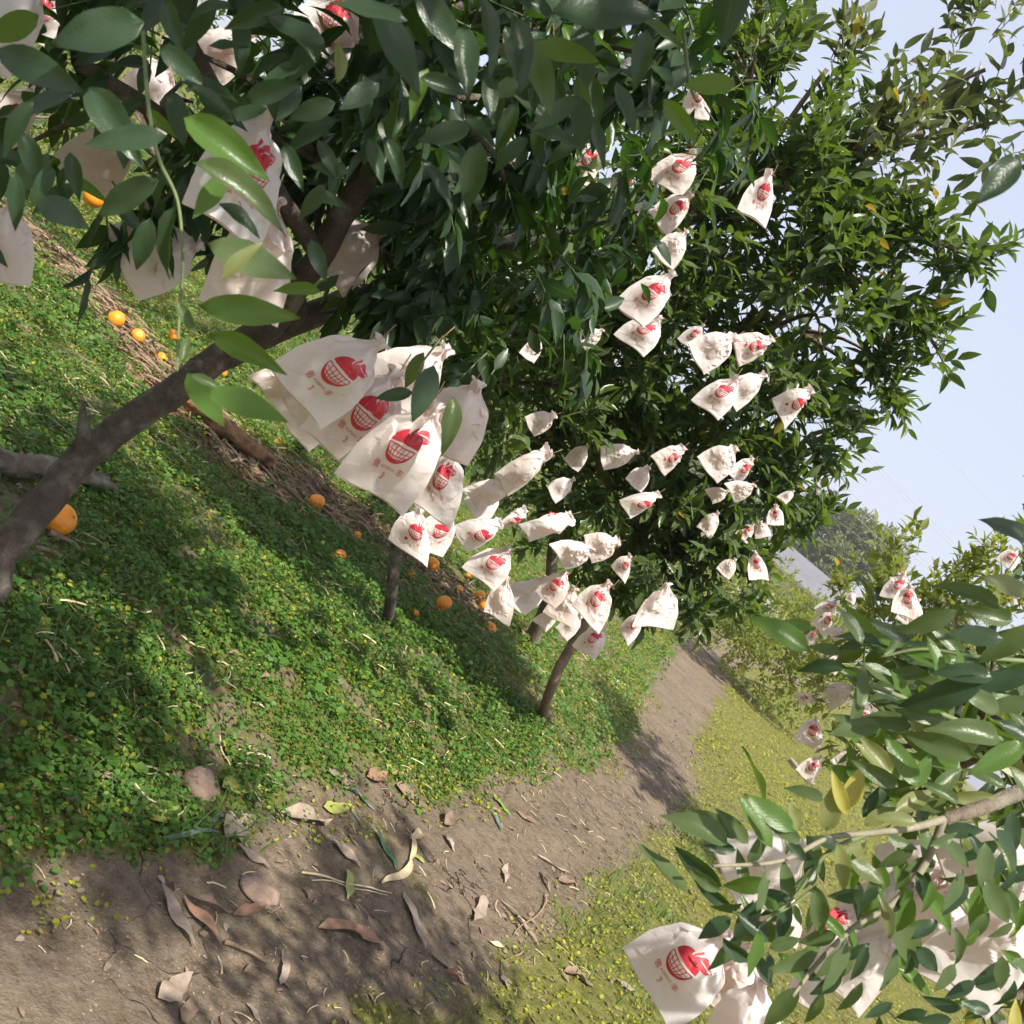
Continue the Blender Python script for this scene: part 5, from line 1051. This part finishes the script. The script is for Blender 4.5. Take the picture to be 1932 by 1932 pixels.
x, y = pick(60000, -1.2, 3.5, 1.0, 7, lambda x, y: 0.8*(pathd(x, y) > -.2)*sstep(.35, .65, fbm(x*2, y*2, 8, 3))); litter('soil_crumbs', 'small clods and grit on the bare path', x, y, CRUM, .003, .009, M_STONE, .0)
x, y = pick(16000, -4, 2.2, 1.2, 8, lambda x, y: 0.8*cover_m(x, y)*(x < np.interp(y, LE[:, 0], LE[:, 1]))*sstep(.4, .6, fbm(x*3, y*3, 97, 3))); litter('dry_stems', 'thin dry grass stems tangled in the weeds of the bank', x, y, STR, .02, .09, M_STRAW, .02, .8)
x, y = pick(9000, -4, 2.2, 1.2, 8, lambda x, y: 0.7*(x < np.interp(y, LE[:, 0], LE[:, 1]))*sstep(.45, .65, fbm(x*3+7, y*3, 98, 3))); litter('fallen_dead_leaves', 'small brown dead leaves lying in the weeds of the bank', x, y, MID, .015, .045, M_DRY, .02, .6)
x, y = pick(5000, .3, 7, 1.4, 10, lambda x, y: 0.7*(x > np.interp(y, RE[:, 0], RE[:, 1])-.2)); litter('verge_litter', 'dry leaf crumbs and straw in the moss right of the path', x, y, MID, .012, .035, M_DRY, .008, .5)
x, y = pick(26000, -7, 1.0, 3.5, 9, lambda x, y: 0.9*litter_m(x, y)); litter('dead_twigs', 'mass of dead twigs and brown litter in a strip under the second tree row', x, y, STR, .05, .22, M_STICK, .02, .9)
x, y = pick(30000, -7, 1.0, 3.5, 9, lambda x, y: 0.8*litter_m(x, y)); litter('dead_leaves', 'brown dead leaves in the strip under the second tree row', x, y, MID, .03, .07, M_DRY, .015, .8)

# ------------------------------------------------------------------ ground cover
def cover_layer(name, label, temps, mat, n, reg, prob, s0, s1, up=.03, tilt=.5, power=0.0):
    x0, x1, y0, y1 = reg; x = rs.uniform(x0, x1, n); y = rs.uniform(y0, y1, n)
    d = np.hypot(x, y); keep = rs.random(n) < prob(x, y)
    for ox, oy, os_ in ORP: keep &= ~((np.hypot(x-ox, y-oy+os_*.4) < os_*.62) & (rs.random(n) < .85))
    x, y, d = x[keep], y[keep], d[keep]
    clump = fbm(x*7, y*7, 61, 3); h = np.clip(rs.random(len(x))**1.5, 0, 1)*up*(0.35+1.5*clump)
    z = height(x, y)+h+.003; k = inview(x, y, z); x, y, z = x[k], y[k], z[k]; n = len(x); a = rs.random(n)*6.28
    ax = np.stack([np.cos(a), np.sin(a), rs.normal(size=n)*tilt*.6], -1); nn = np.array([0, 0, 1.0])+rs.normal(size=(n, 3))*tilt
    s = rs.uniform(s0, s1, n)*(0.8+.5*fbm(x*3, y*3, 71, 2))
    o = link(name, scatter_mesh(name, temps, np.stack([x, y, z], -1), frames(ax, nn), s, rs), mat=mat); tag(o, label, kind='stuff'); print(name, n); return o
left = lambda x, y: (np.interp(y, LE[:, 0], LE[:, 1]) > x-0.12)
cm = lambda x, y: cover_m(x, y)
cover_layer('ground_cover', 'dense low green weeds with small round leaves on the bank', ROUND, M_COVER, 190000, (-2.6, 1.6, 1.3, 5.2), lambda x, y: cm(x, y)**1.3*left(x, y)*np.clip(2.6/np.hypot(x, y), .25, 1), .010, .021, .035)
cover_layer('ground_cover', 'low green weeds further along the left bank', ROUND, M_COVER, 150000, (-7, 4, 4.5, 12), lambda x, y: cm(x, y)*left(x, y)*np.clip(6/np.hypot(x, y), .2, 1), .016, .032, .05)
cover_layer('clover', 'patches of larger round leaved weeds close to the camera', ROUND, M_COVER, 9000, (-2.2, 1.2, 1.3, 4.5), lambda x, y: cm(x, y)*left(x, y)*sstep(.45, .6, fbm(x*1.8, y*1.8, 19, 3)), .022, .042, .05, .35)
cover_layer('moss_weeds', 'yellowish short weeds and moss right of the path', ROUND, M_COVERY, 230000, (.3, 7.5, 1.4, 11), lambda x, y: cm(x, y)*(~left(x, y))*np.clip(3.0/np.hypot(x, y), .2, 1)*(.35+.65*sstep(.35, .6, fbm(x*9, y*9, 91, 3))), .006, .017, .02, .7)
cover_layer('dry_weeds', 'yellowing small weeds on the left bank, crowded at far left as painted sunlight', ROUND, M_COVERY, 110000, (-5, 2.5, 1.3, 9), lambda x, y: cm(x, y)*left(x, y)*np.maximum(sstep(.42, .62, fbm(x*1.4+5, y*1.4, 23, 3))*.8, sstep(-1.3, -1.9, x)), .008, .02, .03, .6)  # random dry patches, plus a far left boost that paints a sunlit slope
cover_layer('margin_weeds', 'sparse yellowish sprouts along the worn edge of the bank', ROUND, M_COVERY, 60000, (-1.6, 3, 1.3, 9), lambda x, y: (np.abs(pathd(x, y)+.02) < .22)*left(x-.2, y)*sstep(.45, .62, fbm(x*5, y*5, 83, 3)), .007, .016, .02, .6)
cover_layer('far_weeds', 'sunlit yellow green verge weeds along the far path', TINY, M_COVERY, 330000, (1, 26, 8, 42), lambda x, y: (0.25+.75*cm(x, y))*(pathd(x, y) < 0)*np.clip(11/np.hypot(x, y), .12, 1), .018, .045, .03, .6)
cover_layer('far_cover', 'green weeds on the far left bank', TINY, M_COVER, 60000, (-16, 6, 11, 30), lambda x, y: left(x, y)*np.clip(13/np.hypot(x, y), .2, 1), .04, .09, .08, .6)
def blade_t(): return (np.array([(0, -.03, 0), (0, .03, 0), (.35, -.025, .02), (.35, .025, .02), (.72, -.012, -.03), (.72, .012, -.03), (1, 0, -.14)]), np.array([(0, 1, 3), (0, 3, 2), (2, 3, 5), (2, 5, 4), (4, 5, 6)]), np.array([(0, .2), (0, .8), (.35, .2), (.35, .8), (.7, .2), (.7, .8), (1, .5)]))
n = 50000; x = rs.uniform(-3, 2.4, n); y = rs.uniform(1.3, 8, n); k = rs.random(n) < cm(x, y)*sstep(.46, .60, fbm(x*1.6+3, y*1.6, 29, 3)); x, y = x[k], y[k]; z = height(x, y); k = inview(x, y, z); x, y, z = x[k], y[k], z[k]; n = len(x)
a = rs.random(n)*6.28; ax = nrm(np.stack([np.cos(a)*.6, np.sin(a)*.6, rs.uniform(.3, 1.2, n)], -1))
o = link('grass', scatter_mesh('grass', [blade_t()], np.stack([x, y, z], -1), frames(ax, np.stack([-np.cos(a), -np.sin(a), np.full(n, .8)], -1)), rs.uniform(.03, .10, n), rs), mat=M_COVER); tag(o, 'thin grass blades growing in the weeds of the bank', kind='stuff')

# ------------------------------------------------------------------ far house and cables
def box(x0, x1, y0, y1, z0, z1):
    V_ = np.array([(x, y, z) for z in (z0, z1) for y in (y0, y1) for x in (x0, x1)]); T_ = np.array([(0, 2, 3), (0, 3, 1), (4, 5, 7), (4, 7, 6), (0, 1, 5), (0, 5, 4), (2, 6, 7), (2, 7, 3), (0, 4, 6), (0, 6, 2), (1, 3, 7), (1, 7, 5)]); return V_, T_
hc = cam_pt(1522, 1085, 46); hz = gz(hc[0], hc[1]); hr = empty('house', (hc[0], hc[1], hz)); tag(hr, 'small white house with a long pale grey roof far behind the path', 'house'); hr.rotation_euler = (0, 0, D2R(-22))
ez = hc[2]-hz-.35
def part(name, v, t_, mat, par=hr): return link(name, tri_mesh(name, v, t_, smooth=False), par, mat)
part('wall', *box(-2.1, 2.1, 0, 3.6, -.5, ez), M_WALL)
rv = np.array([(-2.6, -.5, ez-.15), (2.6, -.5, ez-.15), (2.6, 1.8, ez+1.0), (-2.6, 1.8, ez+1.0), (-2.6, 4.1, ez-.15), (2.6, 4.1, ez-.15)]); rv = np.vstack([rv, rv-np.array([0, 0, .12])])
part('roof', rv, np.array([(0, 1, 2), (0, 2, 3), (3, 2, 5), (3, 5, 4), (6, 8, 7), (6, 9, 8), (9, 11, 8), (9, 10, 11), (0, 6, 7), (0, 7, 1), (4, 5, 11), (4, 11, 10), (1, 7, 8), (1, 8, 2), (2, 8, 11), (2, 11, 5), (0, 3, 9), (0, 9, 6), (3, 4, 10), (3, 10, 9)]), M_ROOF)
for k, xx in enumerate((-1.3, .9)): part('window', *box(xx-.45, xx+.45, -.03, .05, ez-1.5, ez-.5), M_GLASS)
CB = [((1618, 845), (1765, 1000)), ((1625, 843), (1772, 998)), ((1570, 905), (1690, 1020)), ((1575, 900), (1702, 1020)), ((1560, 920), (1690, 1045)), ((1700, 770), (1932, 1010)), ((1520, 935), (1690, 1065))]
for k, (a, b) in enumerate(CB):
    A_ = cam_pt(*a, 60); B_ = cam_pt(*b, 60); dv = B_-A_; A2 = A_-dv*2.5; B2 = B_+dv*2.5; q = np.linspace(0, 1, 24)
    P = A2+(B2-A2)*q[:, None]; P[:, 2] -= 1.2*4*(q-q*q)-1.2*4*(.417-.417**2)
    o = link('power_cable', tri_mesh('cable', *tube([(P-P[0], np.full(24, .011 if k < 5 else .007))], 5)), mat=M_CABLE); o.location = P[0].tolist()
    tag(o, ['upper wire of the highest close pair crossing the sky', 'lower wire of the highest close pair crossing the sky', 'left wire of the second pair, nearer the middle tree', 'right wire of the second pair in the sky gap', 'single wire just under the second pair', 'faint highest wire on the right of the sky', 'faint lowest wire behind the pale grey treetop'][k], 'power cable', 'thin overhead cables across the sky')

# ------------------------------------------------------------------ haze
hv, ht = box(-268, 268, -64, 428, -3, 60)
ht_m = NT('thin_haze'); pv = ht_m.n('ShaderNodeVolumePrincipled', Density=0.0014, Anisotropy=0.3); pv.inputs['Color'].default_value = (0.93, 0.95, 1, 1)
ht_m.t.links.new(pv.outputs[0], ht_m.out.inputs[1]); o = link('haze', tri_mesh('haze', hv, ht, smooth=False), mat=ht_m.m); tag(o, 'thin pale haze that fades the far trees', kind='stuff')
